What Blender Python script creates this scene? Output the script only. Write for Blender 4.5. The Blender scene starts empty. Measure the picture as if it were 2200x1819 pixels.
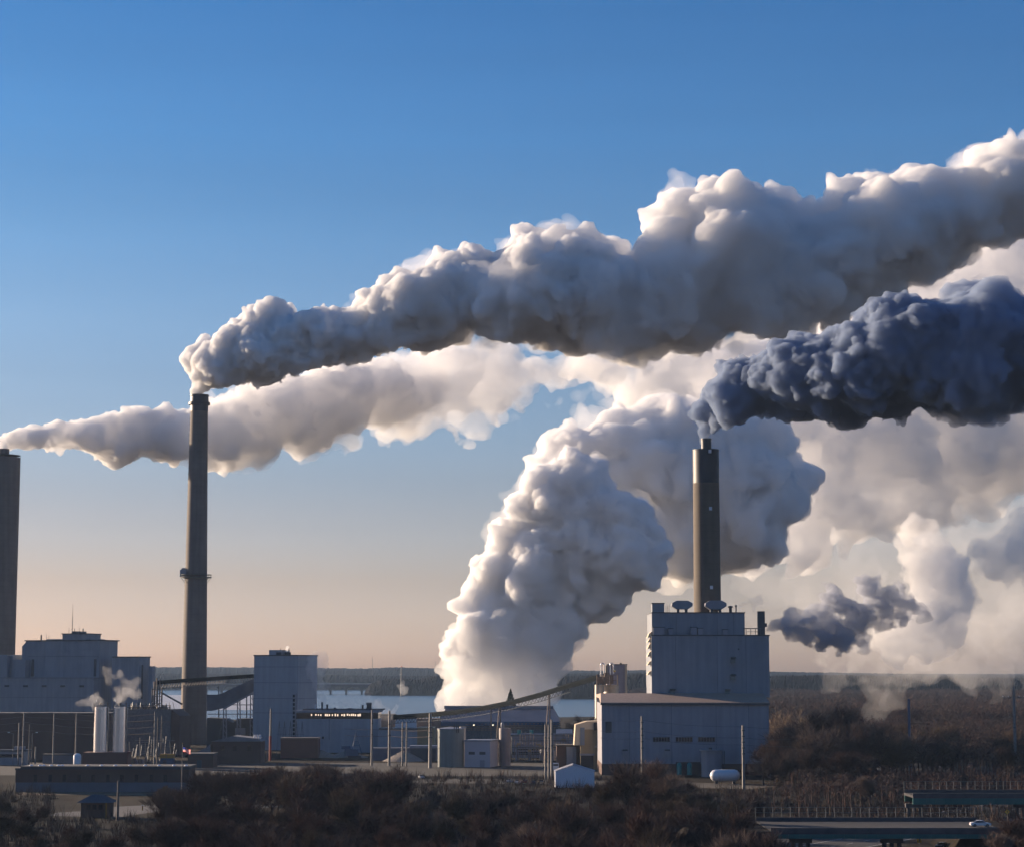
import bpy, bmesh, math, random, time
import numpy as np
from mathutils import Vector, Matrix
R = math.radians
sc = bpy.context.scene
COL = sc.collection

# ------------------------------------------------------------------ camera
FPX, CAMH, HORY = 4400.0, 40.0, 1440.0
PITCH = math.atan((HORY - 909.5) / FPX)
cd = bpy.data.cameras.new('camera'); cam = bpy.data.objects.new('camera', cd); COL.objects.link(cam)
cd.sensor_width = 36.0; cd.lens = 36.0 * FPX / 2200.0; cd.clip_start = 1.0; cd.clip_end = 60000.0
cam.location = (0, 0, CAMH); cam.rotation_euler = (R(90) + PITCH, 0, 0)
sc.camera = cam
CP, SP = math.cos(PITCH), math.sin(PITCH)
def P(x, y, D):
    """photo pixel + distance -> world point"""
    cx = (x - 1100.0) / FPX; cy = -(y - 909.5) / FPX
    d = (cx, CP - cy * SP, SP + cy * CP)
    k = D / d[1]
    return Vector((d[0] * k, D, CAMH + d[2] * k))
def S(D):            # metres per photo pixel
    return D / FPX * 1.004
# ------------------------------------------------------------------ world, sun, exposure
SUN_EL, SUN_AZ = 11.5, 32.0     # azimuth: degrees behind the left-hand direction
ae, az = R(SUN_EL), R(SUN_AZ)
SUNV = Vector((-math.cos(az) * math.cos(ae), math.sin(az) * math.cos(ae), math.sin(ae)))
w = bpy.data.worlds.new('World'); sc.world = w; w.use_nodes = True
nt = w.node_tree; nt.nodes.clear()
def N(nt, typ, **kw):
    n = nt.nodes.new(typ)
    for k, v in kw.items():
        if k in n.inputs: n.inputs[k].default_value = v
        else: setattr(n, k, v)
    return n
tc = N(nt, 'ShaderNodeTexCoord'); mp = N(nt, 'ShaderNodeMapping'); mp.vector_type = 'POINT'
mp.inputs['Scale'].default_value = (1, 1, 1.7)
nrm = N(nt, 'ShaderNodeVectorMath', operation='NORMALIZE')
sky = N(nt, 'ShaderNodeTexSky', sky_type='NISHITA', sun_disc=False)
sky.sun_elevation = ae
# nishita: rotation 0 -> sun toward +Y ; positive turns clockwise seen from above
sky.sun_rotation = -math.atan2(-SUNV.x, SUNV.y) if True else 0
sky.altitude = 300; sky.air_density = 1.0; sky.dust_density = 1.2; sky.ozone_density = 2.0
bg = N(nt, 'ShaderNodeBackground', Strength=0.05); wo = N(nt, 'ShaderNodeOutputWorld')
L = nt.links.new
L(tc.outputs['Generated'], mp.inputs['Vector']); L(mp.outputs[0], nrm.inputs[0]); L(nrm.outputs[0], sky.inputs['Vector'])
sepz = N(nt, 'ShaderNodeSeparateXYZ'); L(tc.outputs['Generated'], sepz.inputs[0])
zr = N(nt, 'ShaderNodeMapRange'); zr.inputs[1].default_value = 0.0; zr.inputs[2].default_value = 0.4; L(sepz.outputs[2], zr.inputs[0])
cr = N(nt, 'ShaderNodeValToRGB'); L(zr.outputs[0], cr.inputs[0])
# air colour by height above the horizon: (sine of elevation, rgb)
TINT = [[0.009, [1.215, 0.937, 1.063]], [0.043, [1.091, 0.723, 0.637]], [0.076, [1.068, 0.831, 0.823]], [0.11, [0.987, 0.962, 1.036]], [0.166, [0.966, 1.173, 1.36]], [0.211, [0.73, 1.17, 1.505]], [0.254, [0.528, 1.155, 1.658]], [0.313, [0.355, 1.029, 1.644]]]
for i_, (z_, rgb_) in enumerate(TINT):
    el_ = cr.color_ramp.elements[i_] if i_ < 2 else cr.color_ramp.elements.new(z_ / .4)
    el_.position = z_ / .4; el_.color = tuple(v_ / 3.0 for v_ in rgb_) + (1,)
tm = N(nt, 'ShaderNodeVectorMath', operation='MULTIPLY'); ts = N(nt, 'ShaderNodeVectorMath', operation='SCALE'); ts.inputs['Scale'].default_value = 3.0
L(sky.outputs[0], tm.inputs[0]); L(cr.outputs[0], tm.inputs[1]); L(tm.outputs[0], ts.inputs[0]); smp = N(nt, 'ShaderNodeMapping'); smp.inputs['Scale'].default_value = (1.6, 1.6, 26); L(tc.outputs['Generated'], smp.inputs[0])
sno = N(nt, 'ShaderNodeTexNoise', Scale=1.0, Detail=5.0, Roughness=.55); L(smp.outputs[0], sno.inputs['Vector'])     # faint streaks of high haze
smr = N(nt, 'ShaderNodeMapRange'); smr.inputs[1].default_value = .3; smr.inputs[2].default_value = .7; smr.inputs[3].default_value = .955; smr.inputs[4].default_value = 1.045; L(sno.outputs['Fac'], smr.inputs[0])
ts2 = N(nt, 'ShaderNodeVectorMath', operation='SCALE'); L(ts.outputs[0], ts2.inputs[0]); L(smr.outputs[0], ts2.inputs['Scale']); L(ts2.outputs[0], bg.inputs['Color']); L(bg.outputs[0], wo.inputs['Surface'])
sl = bpy.data.lights.new('sun', 'SUN'); so = bpy.data.objects.new('sun', sl); COL.objects.link(so)
sl.energy = 5.0; sl.angle = R(0.53); sl.color = (1.0, 0.77, 0.55)
so.rotation_euler = SUNV.to_track_quat('Z', 'Y').to_euler(); so.location = (-300, 500, 300)
sc.view_settings.view_transform = 'Standard'; sc.view_settings.look = 'None'
sc.view_settings.exposure = 1.08; sc.view_settings.gamma = 1.0; sc.view_settings.use_curve_mapping = False
c = sc.cycles
c.use_denoising = True; c.use_adaptive_sampling = True; c.adaptive_threshold = 0.02
c.max_bounces = 24; c.diffuse_bounces = 3; c.glossy_bounces = 3; c.transmission_bounces = 4
c.transparent_max_bounces = 64; c.volume_bounces = 24
c.sample_clamp_indirect = 4.0; c.caustics_reflective = False; c.caustics_refractive = False
# ------------------------------------------------------------------ smoke
import openvdb as vdb
_rs = np.random.RandomState(7)
_PERM = _rs.permutation(256).astype(np.int32); _PERM = np.concatenate([_PERM, _PERM])
_G = _rs.normal(size=(256, 3)); _G = (_G / np.linalg.norm(_G, axis=1)[:, None]).astype(np.float32)
def perlin(p):
    i = np.floor(p).astype(np.int32); f = (p - i).astype(np.float32); i &= 255
    u = f * f * f * (f * (f * 6 - 15) + 10)
    out = 0
    for a in (0, 1):
        A = _PERM[i[:, 0] + a & 255]; wa = u[:, 0] if a else 1 - u[:, 0]
        for b in (0, 1):
            B = _PERM[A + i[:, 1] + b & 255]; wb = u[:, 1] if b else 1 - u[:, 1]
            for c_ in (0, 1):
                g = _G[_PERM[B + i[:, 2] + c_ & 255]]; wc = u[:, 2] if c_ else 1 - u[:, 2]
                out = out + wa * wb * wc * (g[:, 0] * (f[:, 0] - a) + g[:, 1] * (f[:, 1] - b) + g[:, 2] * (f[:, 2] - c_))
    return out * 1.6
def puffs(samples, seed, n, D, dspread=1.0, rmin=.25, rmax=.5, dtilt=0.0, edge=(.16, .34)):
    """fill an outline (x, top, bottom in photo pixels at distance D) with spheres in world space"""
    rnd = random.Random(seed); T = np.array(samples, float); xs = T[:, 0]; out = []
    def put(x, y, r, dz, h):
        DD = D + dtilt * (x - xs[0]) + dz * S(D)
        out.append((*P(x, y, DD), r * S(DD)))
    def at(x): return np.interp(x, xs, T[:, 1]), np.interp(x, xs, T[:, 2])
    QS = np.array([-.95, -.8, -.6, -.4, -.2, 0, .2, .4, .6, .8, .95]); QC = np.sqrt(1 - QS * QS)
    def fit(x, y, r):            # shrink a sphere until it stays inside the outline
        while r > 1.5:
            if (np.interp(x + QS * r, xs, T[:, 1]) <= y - r * QC + r * .10).all() and (np.interp(x + QS * r, xs, T[:, 2]) >= y + r * QC - r * .10).all(): break
            r *= .9
        return r
    # core
    x = xs[0]
    while x < xs[-1]:
        t, b = at(x); h = b - t
        y = (t + b) / 2; put(x, y, fit(x, y, h * .46), 0, h); x += max(h * .13, 4)
    for k in range(n):
        while True:
            x = rnd.uniform(xs[0], xs[-1]); t, b = at(x)
            if rnd.random() < 26.0 / max(b - t, 26.0): break
        h = b - t; r = rnd.uniform(rmin, rmax) * h * .8
        y = rnd.uniform(t + r, b - r); r = fit(x, y, r); put(x, y, r, rnd.choice((-1, -1, 1)) * rnd.random() ** .6 * (h * .52 - r * .4) * dspread, h)
    # edges, so that the silhouette follows the outline
    for side in (0, 1):
        x = xs[0]
        while x <= xs[-1]:
            t, b = at(x); h = b - t; r = h * rnd.uniform(*edge)
            # stay inside the outline on both sides
            if side == 0:
                y = max(np.interp(x + q * r, xs, T[:, 1]) + r * math.sqrt(1 - q * q) for q in (-.9, -.6, -.3, 0, .3, .6, .9))
            else:
                y = min(np.interp(x + q * r, xs, T[:, 2]) - r * math.sqrt(1 - q * q) for q in (-.9, -.6, -.3, 0, .3, .6, .9))
            put(x, y, r * .94, rnd.uniform(-.2, .16) * h, h); x += max(r * .5, 3)
    return out
def smoke_mesh(name, sph, vox, seed=0, amp=1.0, k0=.11, kids=(.26, .50), nkid=16, levels=4, kk=.08, rough=.10, warp=1.0):
    t0 = time.time(); rs = np.random.RandomState(seed + 5)
    sph = np.array(sph, np.float32); pad = 4 * vox
    lo = (sph[:, :3] - sph[:, 3:] * 1.3).min(0) - pad; hi = (sph[:, :3] + sph[:, 3:] * 1.3).max(0) + pad
    dim = np.ceil((hi - lo) / vox).astype(int)
    F = np.full(dim, 1e3, np.float32)
    ax = [lo[i] + vox * np.arange(dim[i], dtype=np.float32) for i in range(3)]
    def raster(S4, kf):
        for x, y, z, r in S4.tolist():
            k = r * kf; m = r + k + 2.5 * vox; sl_ = []
            for i, c0 in enumerate((x, y, z)):
                a = max(0, int((c0 - m - lo[i]) / vox)); b = min(dim[i], int((c0 + m - lo[i]) / vox) + 2); sl_.append(slice(a, b))
            gx = ax[0][sl_[0]] - x; gy = ax[1][sl_[1]] - y; gz = ax[2][sl_[2]] - z
            d = np.sqrt((gx * gx)[:, None, None] + (gy * gy)[None, :, None] + (gz * gz)[None, None, :]) - r
            A = F[tuple(sl_)]
            h = np.maximum(k - np.abs(A - d), 0)
            A[...] = np.minimum(A, d) - h * h * (.25 / k)
    raster(sph, k0); cur = sph; cnt = [len(sph)]
    for lv in range(levels):
        m = len(cur) * nkid
        if m == 0: break
        u = rs.normal(size=(m, 3)); u /= np.linalg.norm(u, axis=1)[:, None]
        par = np.repeat(cur, nkid, axis=0)
        rk = par[:, 3] * (kids[0] + (kids[1] - kids[0]) * rs.uniform(0, 1, m) ** 1.8) * amp
        c_ = par[:, :3] + u * (par[:, 3] * 1.0 - rk * .45)[:, None]
        ii = np.clip(((c_ - lo) / vox).astype(int), 0, dim - 1)
        fv = F[ii[:, 0], ii[:, 1], ii[:, 2]]
        ok = (fv > -rk * .55) & (fv < rk * .5) & (rk > 1.3 * vox)
        cur = np.concatenate([c_, rk[:, None]], 1)[ok].astype(np.float32)
        if len(cur) > 45000: cur = cur[rs.choice(len(cur), 45000, replace=False)]
        raster(cur, kk); cnt.append(len(cur))
    t1 = time.time()
    # twist the lumps: look the field up at warped positions, then roughen it
    F = np.clip(F, -14 * vox, 14 * vox)
    idx = np.nonzero(np.abs(F) < 13 * vox)
    p = np.stack([ax[i][idx[i]] for i in range(3)], 1); q = p.copy()
    for l, a_ in ((26, 5.0), (11, 2.4), (5, 1.2)):
        for k in range(3): q[:, k] += perlin(p / (l * vox) + seed * 2.7 + 11.3 * k + l) * a_ * vox * warp
    g_ = (q - lo) / vox; i0 = np.clip(np.floor(g_).astype(np.int32), 0, dim - 2); fr = (g_ - i0).clip(0, 1).astype(np.float32); val = 0
    for a_ in (0, 1):
        for b_ in (0, 1):
            for c_ in (0, 1):
                val = val + F[i0[:, 0] + a_, i0[:, 1] + b_, i0[:, 2] + c_] * (fr[:, 0] if a_ else 1 - fr[:, 0]) * (fr[:, 1] if b_ else 1 - fr[:, 1]) * (fr[:, 2] if c_ else 1 - fr[:, 2])
    if rough > 0:
        nr = np.abs(val) < 7 * vox; d = 0
        for l in (14, 7, 3.5): d = d + perlin(p[nr] / (l * vox) + seed * 3.1 + l) * l * vox * rough
        val[nr] += d
    F[idx] = val
    F = np.clip(F, -3 * vox, 3 * vox)
    g = vdb.FloatGrid(3 * vox); g.copyFromArray(F)
    v, _, q = g.convertToPolygons(isovalue=0.0, adaptivity=0.0)
    v = v * vox + lo
    me = bpy.data.meshes.new(name)
    me.vertices.add(len(v)); me.vertices.foreach_set('co', v.astype(np.float32).ravel())
    me.loops.add(q.size); me.loops.foreach_set('vertex_index', q.astype(np.int32).ravel())
    me.polygons.add(len(q)); me.polygons.foreach_set('loop_start', np.arange(0, q.size, 4, dtype=np.int32))
    me.polygons.foreach_set('use_smooth', np.ones(len(q), bool))
    me.update(calc_edges=True)
    print('SMOKE', name, dim.tolist(), len(v), cnt, round(t1 - t0, 1), round(time.time() - t0, 1))
    return me
def veil(sph, seed, vox, grow=1.02, share=.85, rough=.42):
    rs = random.Random(seed); s_ = [(x + rs.gauss(0, .05) * r, y + rs.gauss(0, .05) * r, z + rs.gauss(0, .04) * r, r * rs.uniform(.97, 1.05) * grow) for x, y, z, r in sph if rs.random() < share and r > 5 * vox]
    return smoke_mesh('thin_veil', s_, vox, seed=seed, amp=1.0, kids=(.2, .5), levels=2, kk=.2, rough=rough, warp=1.4)
def smoke_mat(name, col, dens, aniso=.3, surf=.0, scol=(.8, .8, .8)):
    m = bpy.data.materials.new(name); m.use_nodes = True; nt = m.node_tree; nt.nodes.clear()
    o = N(nt, 'ShaderNodeOutputMaterial'); v = N(nt, 'ShaderNodeVolumePrincipled')
    v.inputs['Color'].default_value = (*col, 1); v.inputs['Density'].default_value = dens; v.inputs['Anisotropy'].default_value = aniso
    nt.links.new(v.outputs[0], o.inputs['Volume'])
    tr = N(nt, 'ShaderNodeBsdfTransparent'); df = N(nt, 'ShaderNodeBsdfDiffuse', Color=(*scol, 1)); mx = N(nt, 'ShaderNodeMixShader', Fac=surf)
    nt.links.new(tr.outputs[0], mx.inputs[1]); nt.links.new(df.outputs[0], mx.inputs[2]); nt.links.new(mx.outputs[0], o.inputs['Surface'])
    m.cycles.homogeneous_volume = True
    return m
# ------------------------------------------------------------------ helpers
def px(x, y):
    cx = (x - 1100.0) / FPX; cy = -(y - 909.5) / FPX
    dy = CP - cy * SP
    return cx / dy, (SP + cy * CP) / dy          # X/Y and (Z-CAMH)/Y
MATS = {}
def mat(name, col, rough=.6, metal=0.0, ns=.15, nv=.18, bump=0.0, rib=0.0, ribw=1.0, streak=0.0, brick=0.0, spec=None, emit=None, col2=None, band=0.0):
    if name in MATS: return MATS[name]
    m = bpy.data.materials.new(name); m.use_nodes = True; nt = m.node_tree; nt.nodes.clear()
    L = nt.links.new
    o = N(nt, 'ShaderNodeOutputMaterial'); b = N(nt, 'ShaderNodeBsdfPrincipled'); L(b.outputs[0], o.inputs['Surface'])
    b.inputs['Roughness'].default_value = rough; b.inputs['Metallic'].default_value = metal
    if spec is not None: b.inputs['Specular IOR Level'].default_value = spec
    tc = N(nt, 'ShaderNodeTexCoord')
    no = N(nt, 'ShaderNodeTexNoise', Scale=ns, Detail=6.0, Roughness=.6); L(tc.outputs['Object'], no.inputs['Vector'])
    c1 = tuple(max(0, v * (1 - nv)) for v in col); c2 = tuple(min(1, v * (1 + nv)) for v in (col2 or col))
    mx = N(nt, 'ShaderNodeMix', data_type='RGBA'); mx.inputs[6].default_value = (*c1, 1); mx.inputs[7].default_value = (*c2, 1)
    mr = N(nt, 'ShaderNodeMapRange'); mr.inputs[1].default_value = .3; mr.inputs[2].default_value = .7
    L(no.outputs['Fac'], mr.inputs[0]); L(mr.outputs[0], mx.inputs[0]); out = mx.outputs[2]
    if streak > 0:                                # rain streaks running down the wall
        mp = N(nt, 'ShaderNodeMapping'); mp.inputs['Scale'].default_value = (.55, .55, .03)
        n2 = N(nt, 'ShaderNodeTexNoise', Scale=1.0, Detail=5.0); L(tc.outputs['Object'], mp.inputs[0]); L(mp.outputs[0], n2.inputs['Vector'])
        m2 = N(nt, 'ShaderNodeMapRange'); m2.inputs[1].default_value = .35; m2.inputs[2].default_value = .7; m2.inputs[3].default_value = 1 - streak; m2.inputs[4].default_value = 1.05
        L(n2.outputs['Fac'], m2.inputs[0])
        mu = N(nt, 'ShaderNodeMix', data_type='RGBA', blend_type='MULTIPLY'); mu.inputs[0].default_value = 1
        L(out, mu.inputs[6]); L(m2.outputs[0], mu.inputs[7]); out = mu.outputs[2]
    if brick > 0:
        br = N(nt, 'ShaderNodeTexBrick', Scale=brick); br.inputs['Color1'].default_value = (*col, 1); br.inputs['Color2'].default_value = (*[v * .8 for v in col], 1)
        br.inputs['Mortar'].default_value = (*[v * 1.15 for v in col], 1)
        mp = N(nt, 'ShaderNodeMapping'); mp.inputs['Rotation'].default_value = (R(90), 0, 0)
        L(tc.outputs['Object'], mp.inputs[0]); L(mp.outputs[0], br.inputs['Vector'])
        mu = N(nt, 'ShaderNodeMix', data_type='RGBA'); mu.inputs[0].default_value = .5
        L(out, mu.inputs[6]); L(br.outputs['Color'], mu.inputs[7]); out = mu.outputs[2]
    if band > 0:                                  # courses or hoops at regular heights
        sp = N(nt, 'ShaderNodeSeparateXYZ'); L(tc.outputs['Object'], sp.inputs[0])
        ma = N(nt, 'ShaderNodeMath', operation='FRACT'); md = N(nt, 'ShaderNodeMath', operation='DIVIDE'); md.inputs[1].default_value = band
        L(sp.outputs[2], md.inputs[0]); L(md.outputs[0], ma.inputs[0])
        mt = N(nt, 'ShaderNodeMapRange'); mt.inputs[1].default_value = .06; mt.inputs[2].default_value = .12; mt.inputs[3].default_value = .90
        L(ma.outputs[0], mt.inputs[0])
        mu = N(nt, 'ShaderNodeMix', data_type='RGBA', blend_type='MULTIPLY'); mu.inputs[0].default_value = 1
        L(out, mu.inputs[6]); L(mt.outputs[0], mu.inputs[7]); out = mu.outputs[2]
    L(out, b.inputs['Base Color'])
    h = None
    if rib > 0:
        w_ = N(nt, 'ShaderNodeTexWave', Scale=.314 / ribw, wave_profile='SIN'); w_.bands_direction = 'DIAGONAL'
        mp = N(nt, 'ShaderNodeMapping'); mp.inputs['Scale'].default_value = (1, 1, 0); L(tc.outputs['Object'], mp.inputs[0]); L(mp.outputs[0], w_.inputs['Vector'])
        h = w_.outputs['Fac']; st = rib
    elif bump > 0: h = no.outputs['Fac']; st = bump
    if h is not None:
        bp = N(nt, 'ShaderNodeBump', Strength=min(1, st), Distance=.3); L(h, bp.inputs['Height']); L(bp.outputs[0], b.inputs['Normal'])
    if emit: b.inputs['Emission Color'].default_value = (*emit[:3], 1); b.inputs['Emission Strength'].default_value = emit[3]
    MATS[name] = m
    return m
class MB:
    def __init__(s, t=None): s.v = []; s.f = []; s.t = t
    def add(s, vs, fs):
        n = len(s.v); s.v += [tuple(q) for q in vs]; s.f += [tuple(i + n for i in f) for f in fs]
    def box(s, u0, u1, d0, d1, z0, z1):
        if u1 < u0: u0, u1 = u1, u0
        s.add([(u0,d0,z0),(u1,d0,z0),(u1,d1,z0),(u0,d1,z0),(u0,d0,z1),(u1,d0,z1),(u1,d1,z1),(u0,d1,z1)],
              [(0,3,2,1),(4,5,6,7),(0,1,5,4),(1,2,6,5),(2,3,7,6),(3,0,4,7)])
    def prism(s, pts, d0, d1):                    # polygon in (u,z), counter-clockwise seen from the front
        n = len(pts)
        s.add([(u, d0, z) for u, z in pts] + [(u, d1, z) for u, z in pts],
              [tuple(range(n)), tuple(range(2 * n - 1, n - 1, -1))] + [(i, i + n, (i + 1) % n + n, (i + 1) % n) for i in range(n)])
    def lathe(s, u, d, prof, seg=24, a0=0.0):
        m = len(prof); vs = []
        for r, z in prof:
            vs += [(u + r * math.cos(a0 + 2 * math.pi * i / seg), d + r * math.sin(a0 + 2 * math.pi * i / seg), z) for i in range(seg)]
        fs = []
        for j in range(m - 1):
            for i in range(seg):
                a, b = j * seg + i, j * seg + (i + 1) % seg
                fs.append((a, b, b + seg, a + seg))
        fs.append(tuple(range(seg - 1, -1, -1))); fs.append(tuple(range((m - 1) * seg, m * seg)))
        s.add(vs, fs)
    def cyl(s, u, d, z0, z1, r0, r1=None, seg=16): s.lathe(u, d, [(r0, z0), (r0 if r1 is None else r1, z1)], seg)
    def tube(s, p, q, r, r2=None, seg=6):
        p, q = Vector(p), Vector(q); a = (q - p); 
        if a.length < 1e-6: return
        a.normalize(); e = Vector((0, 0, 1)) if abs(a.z) < .9 else Vector((1, 0, 0)); b = a.cross(e).normalized(); c_ = a.cross(b)
        r2 = r if r2 is None else r2; vs = []
        for w_, rr in ((p, r), (q, r2)):
            vs += [tuple(w_ + (b * math.cos(2 * math.pi * i / seg) + c_ * math.sin(2 * math.pi * i / seg)) * rr) for i in range(seg)]
        s.add(vs, [(i, i + seg, (i + 1) % seg + seg, (i + 1) % seg) for i in range(seg)] + [tuple(range(seg)), tuple(range(2 * seg - 1, seg - 1, -1))])
    def path(s, pts, r, seg=6):
        for a, b in zip(pts, pts[1:]): s.tube(a, b, r, seg=seg)
    # the same in photo pixels on the thing's own front plane
    def pbox(s, x0, x1, yt, yb, d0=0.0, d1=1.0, ym=None):
        t = s.t; y = ym or (yt + (yb or 1600)) / 2
        s.box(t.u(x0, y, d0), t.u(x1, y, d0), d0, d1, 0.0 if yb is None else t.z(yb, d0), t.z(yt, d0))
    def ptube(s, x0, y0, x1, y1, r, d=0.0, seg=6): t = s.t; s.tube((t.u(x0, y0, d), d, t.z(y0, d)), (t.u(x1, y1, d), d, t.z(y1, d)), r, seg=seg)
    def pcyl(s, x0, x1, yt, yb, d=0.0, seg=20, prof=None):
        t = s.t; y = (yt + (yb or 1600)) / 2; a, b = t.u(x0, y, d), t.u(x1, y, d); r = (b - a) / 2
        z0 = 0.0 if yb is None else t.z(yb, d); z1 = t.z(yt, d)
        s.lathe((a + b) / 2, d, prof(r, z0, z1) if prof else [(r, z0), (r, z1)], seg)
    def build(s, name, m, parent=None, smooth=False, label=None):
        me = bpy.data.meshes.new(name); me.from_pydata(s.v, [], s.f); me.update()
        if smooth:
            me.polygons.foreach_set('use_smooth', [len(p.vertices) <= 4 for p in me.polygons])
            me.set_sharp_from_angle(angle=R(40))
        if m: me.materials.append(m)
        o = bpy.data.objects.new(name, me); COL.objects.link(o)
        p = parent or (s.t.o if s.t else None)
        if p: o.parent = p
        if label: o['label'] = label
        return o
class T:
    """a thing: an Empty on the ground with its parts"""
    def __init__(s, name, label, cat, x, D, rz=0.0, group=None, z=0.0, y=1600):
        s.o = bpy.data.objects.new(name, None); COL.objects.link(s.o); s.o.empty_display_size = 2
        s.X = px(x, y)[0] * D; s.D = D; s.zb = z; s.c, s.s = math.cos(R(rz)), math.sin(R(rz))
        s.o.location = (s.X, D, z); s.o.rotation_euler = (0, 0, R(rz))
        s.o['label'] = label; s.o['category'] = cat
        if group: s.o['group'] = group
    def u(s, x, y=1500, d=0.0):
        t = px(x, y)[0]; return (t * (s.D + d * s.c) - s.X + d * s.s) / (s.c - t * s.s)
    def z(s, y, d=0.0, u=0.0): return CAMH + px(1100, y)[1] * (s.D + u * s.s + d * s.c) - s.zb
    def dd(s, x, y, u):        # depth at which the side face through u meets photo column x
        t = px(x, y)[0]; return (s.X + u * s.c - t * (s.D + u * s.s)) / (s.s + t * s.c)
    def mb(s): return MB(s.t if hasattr(s, 't') else s)
def struct(o, label=None):
    o['kind'] = 'structure'; o['label'] = label or o.name.replace('_', ' '); return o
def tag(o, label, cat, group=None, kind=None):
    o['label'] = label; o['category'] = cat
    if group: o['group'] = group
    if kind: o['kind'] = kind
    return o
def copy_thing(root, loc, rz=0.0, sc_=1.0, label=None):
    r = root.copy(); COL.objects.link(r); r.location = loc; r.rotation_euler = (0, 0, rz); r.scale = (sc_,) * 3 if not isinstance(sc_, tuple) else sc_
    if label: r['label'] = label
    for ch in root.children:
        k = ch.copy(); COL.objects.link(k); k.parent = r
    return r
# ------------------------------------------------------------------ materials
m_blue = mat('blue_grey_cladding', (.235, .26, .305), rough=.5, rib=.12, ribw=1.2, streak=.14, nv=.07)
m_pale = mat('pale_grey_cladding', (.27, .275, .32), rough=.55, rib=.10, ribw=1.0, streak=.12, nv=.06)
m_white = mat('white_cladding', (.31, .335, .385), rough=.55, rib=.12, ribw=1.5, streak=.10, nv=.06)
m_dark = mat('dark_trim', (.06, .07, .085), rough=.55)
m_seam = mat('panel_joint', (.16, .17, .21), rough=.6)
m_conc = mat('stack_concrete', (.155, .128, .118), rough=.85, ns=.08, nv=.16, streak=.16, band=3.2, bump=.15)
m_conc2 = mat('tan_stack_concrete', (.13, .105, .085), rough=.85, ns=.1, nv=.14, streak=.12, band=2.6, bump=.15)
m_black = mat('blackened_steel', (.022, .028, .042), rough=.5)
m_brick = mat('dark_red_brick', (.16, .072, .058), rough=.9, brick=2.0, nv=.2)
m_brick2 = mat('brown_brick', (.125, .076, .064), rough=.9, brick=2.0, nv=.2)
m_steel = mat('galvanized_steel', (.22, .205, .195), rough=.6, metal=.25, ns=1.5, nv=.2)
m_rust = mat('weathered_steel', (.20, .15, .12), rough=.7, ns=1.2, nv=.35)
m_frame = mat('structural_steel', (.11, .12, .13), rough=.6, ns=1.0, nv=.3)
m_tan = mat('tan_panel', (.42, .31, .18), rough=.7, nv=.1, streak=.15)
m_cream = mat('cream_and_sunlit_panel', (.62, .50, .36), rough=.6, nv=.08)  # cream, also stands in for sunlight on edges
m_silver = mat('polished_tank_metal', (.72, .74, .80), rough=.24, metal=.85, ns=.6, nv=.04)
m_wtank = mat('white_tank_paint', (.70, .70, .74), rough=.35, nv=.05)
m_green = mat('grey_green_tank', (.19, .22, .22), rough=.6, nv=.12, streak=.2)
m_teal = mat('teal_vessel_paint', (.03, .26, .24), rough=.4)
m_glass = mat('dark_window_glass', (.02, .025, .035), rough=.12, spec=.6)
m_roof = mat('pale_metal_roof', (.36, .26, .21), rough=.7, ns=.8, nv=.12, rib=.15, ribw=2.5)
m_groof = mat('grey_gravel_roof', (.20, .20, .22), rough=.9, ns=.5, nv=.2)
m_dkroof = mat('dark_flat_roof', (.07, .07, .08), rough=.9)
m_silo = mat('banded_silo_steel', (.50, .44, .38), rough=.45, metal=.3, band=2.4, ns=.7, nv=.2, streak=.25)
m_wood = mat('weathered_pole_wood', (.17, .145, .125), rough=.85, ns=2, nv=.3)
m_tent = mat('white_tent_fabric', (.62, .64, .72), rough=.7, nv=.04)
m_red = mat('red_paint', (.35, .05, .03), rough=.5)
m_yel = mat('ochre_paint', (.40, .22, .04), rough=.6)
m_bluep = mat('blue_paint', (.04, .09, .17), rough=.5)
m_girder = mat('dark_green_girder_paint', (.012, .115, .11), rough=.5)
m_deck = mat('bridge_concrete', (.075, .072, .08), rough=.9, ns=.4, nv=.2)
m_asph = mat('asphalt', (.022, .022, .028), rough=.9, ns=.6, nv=.2)
m_line = mat('road_paint', (.5, .5, .48), rough=.7)

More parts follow.
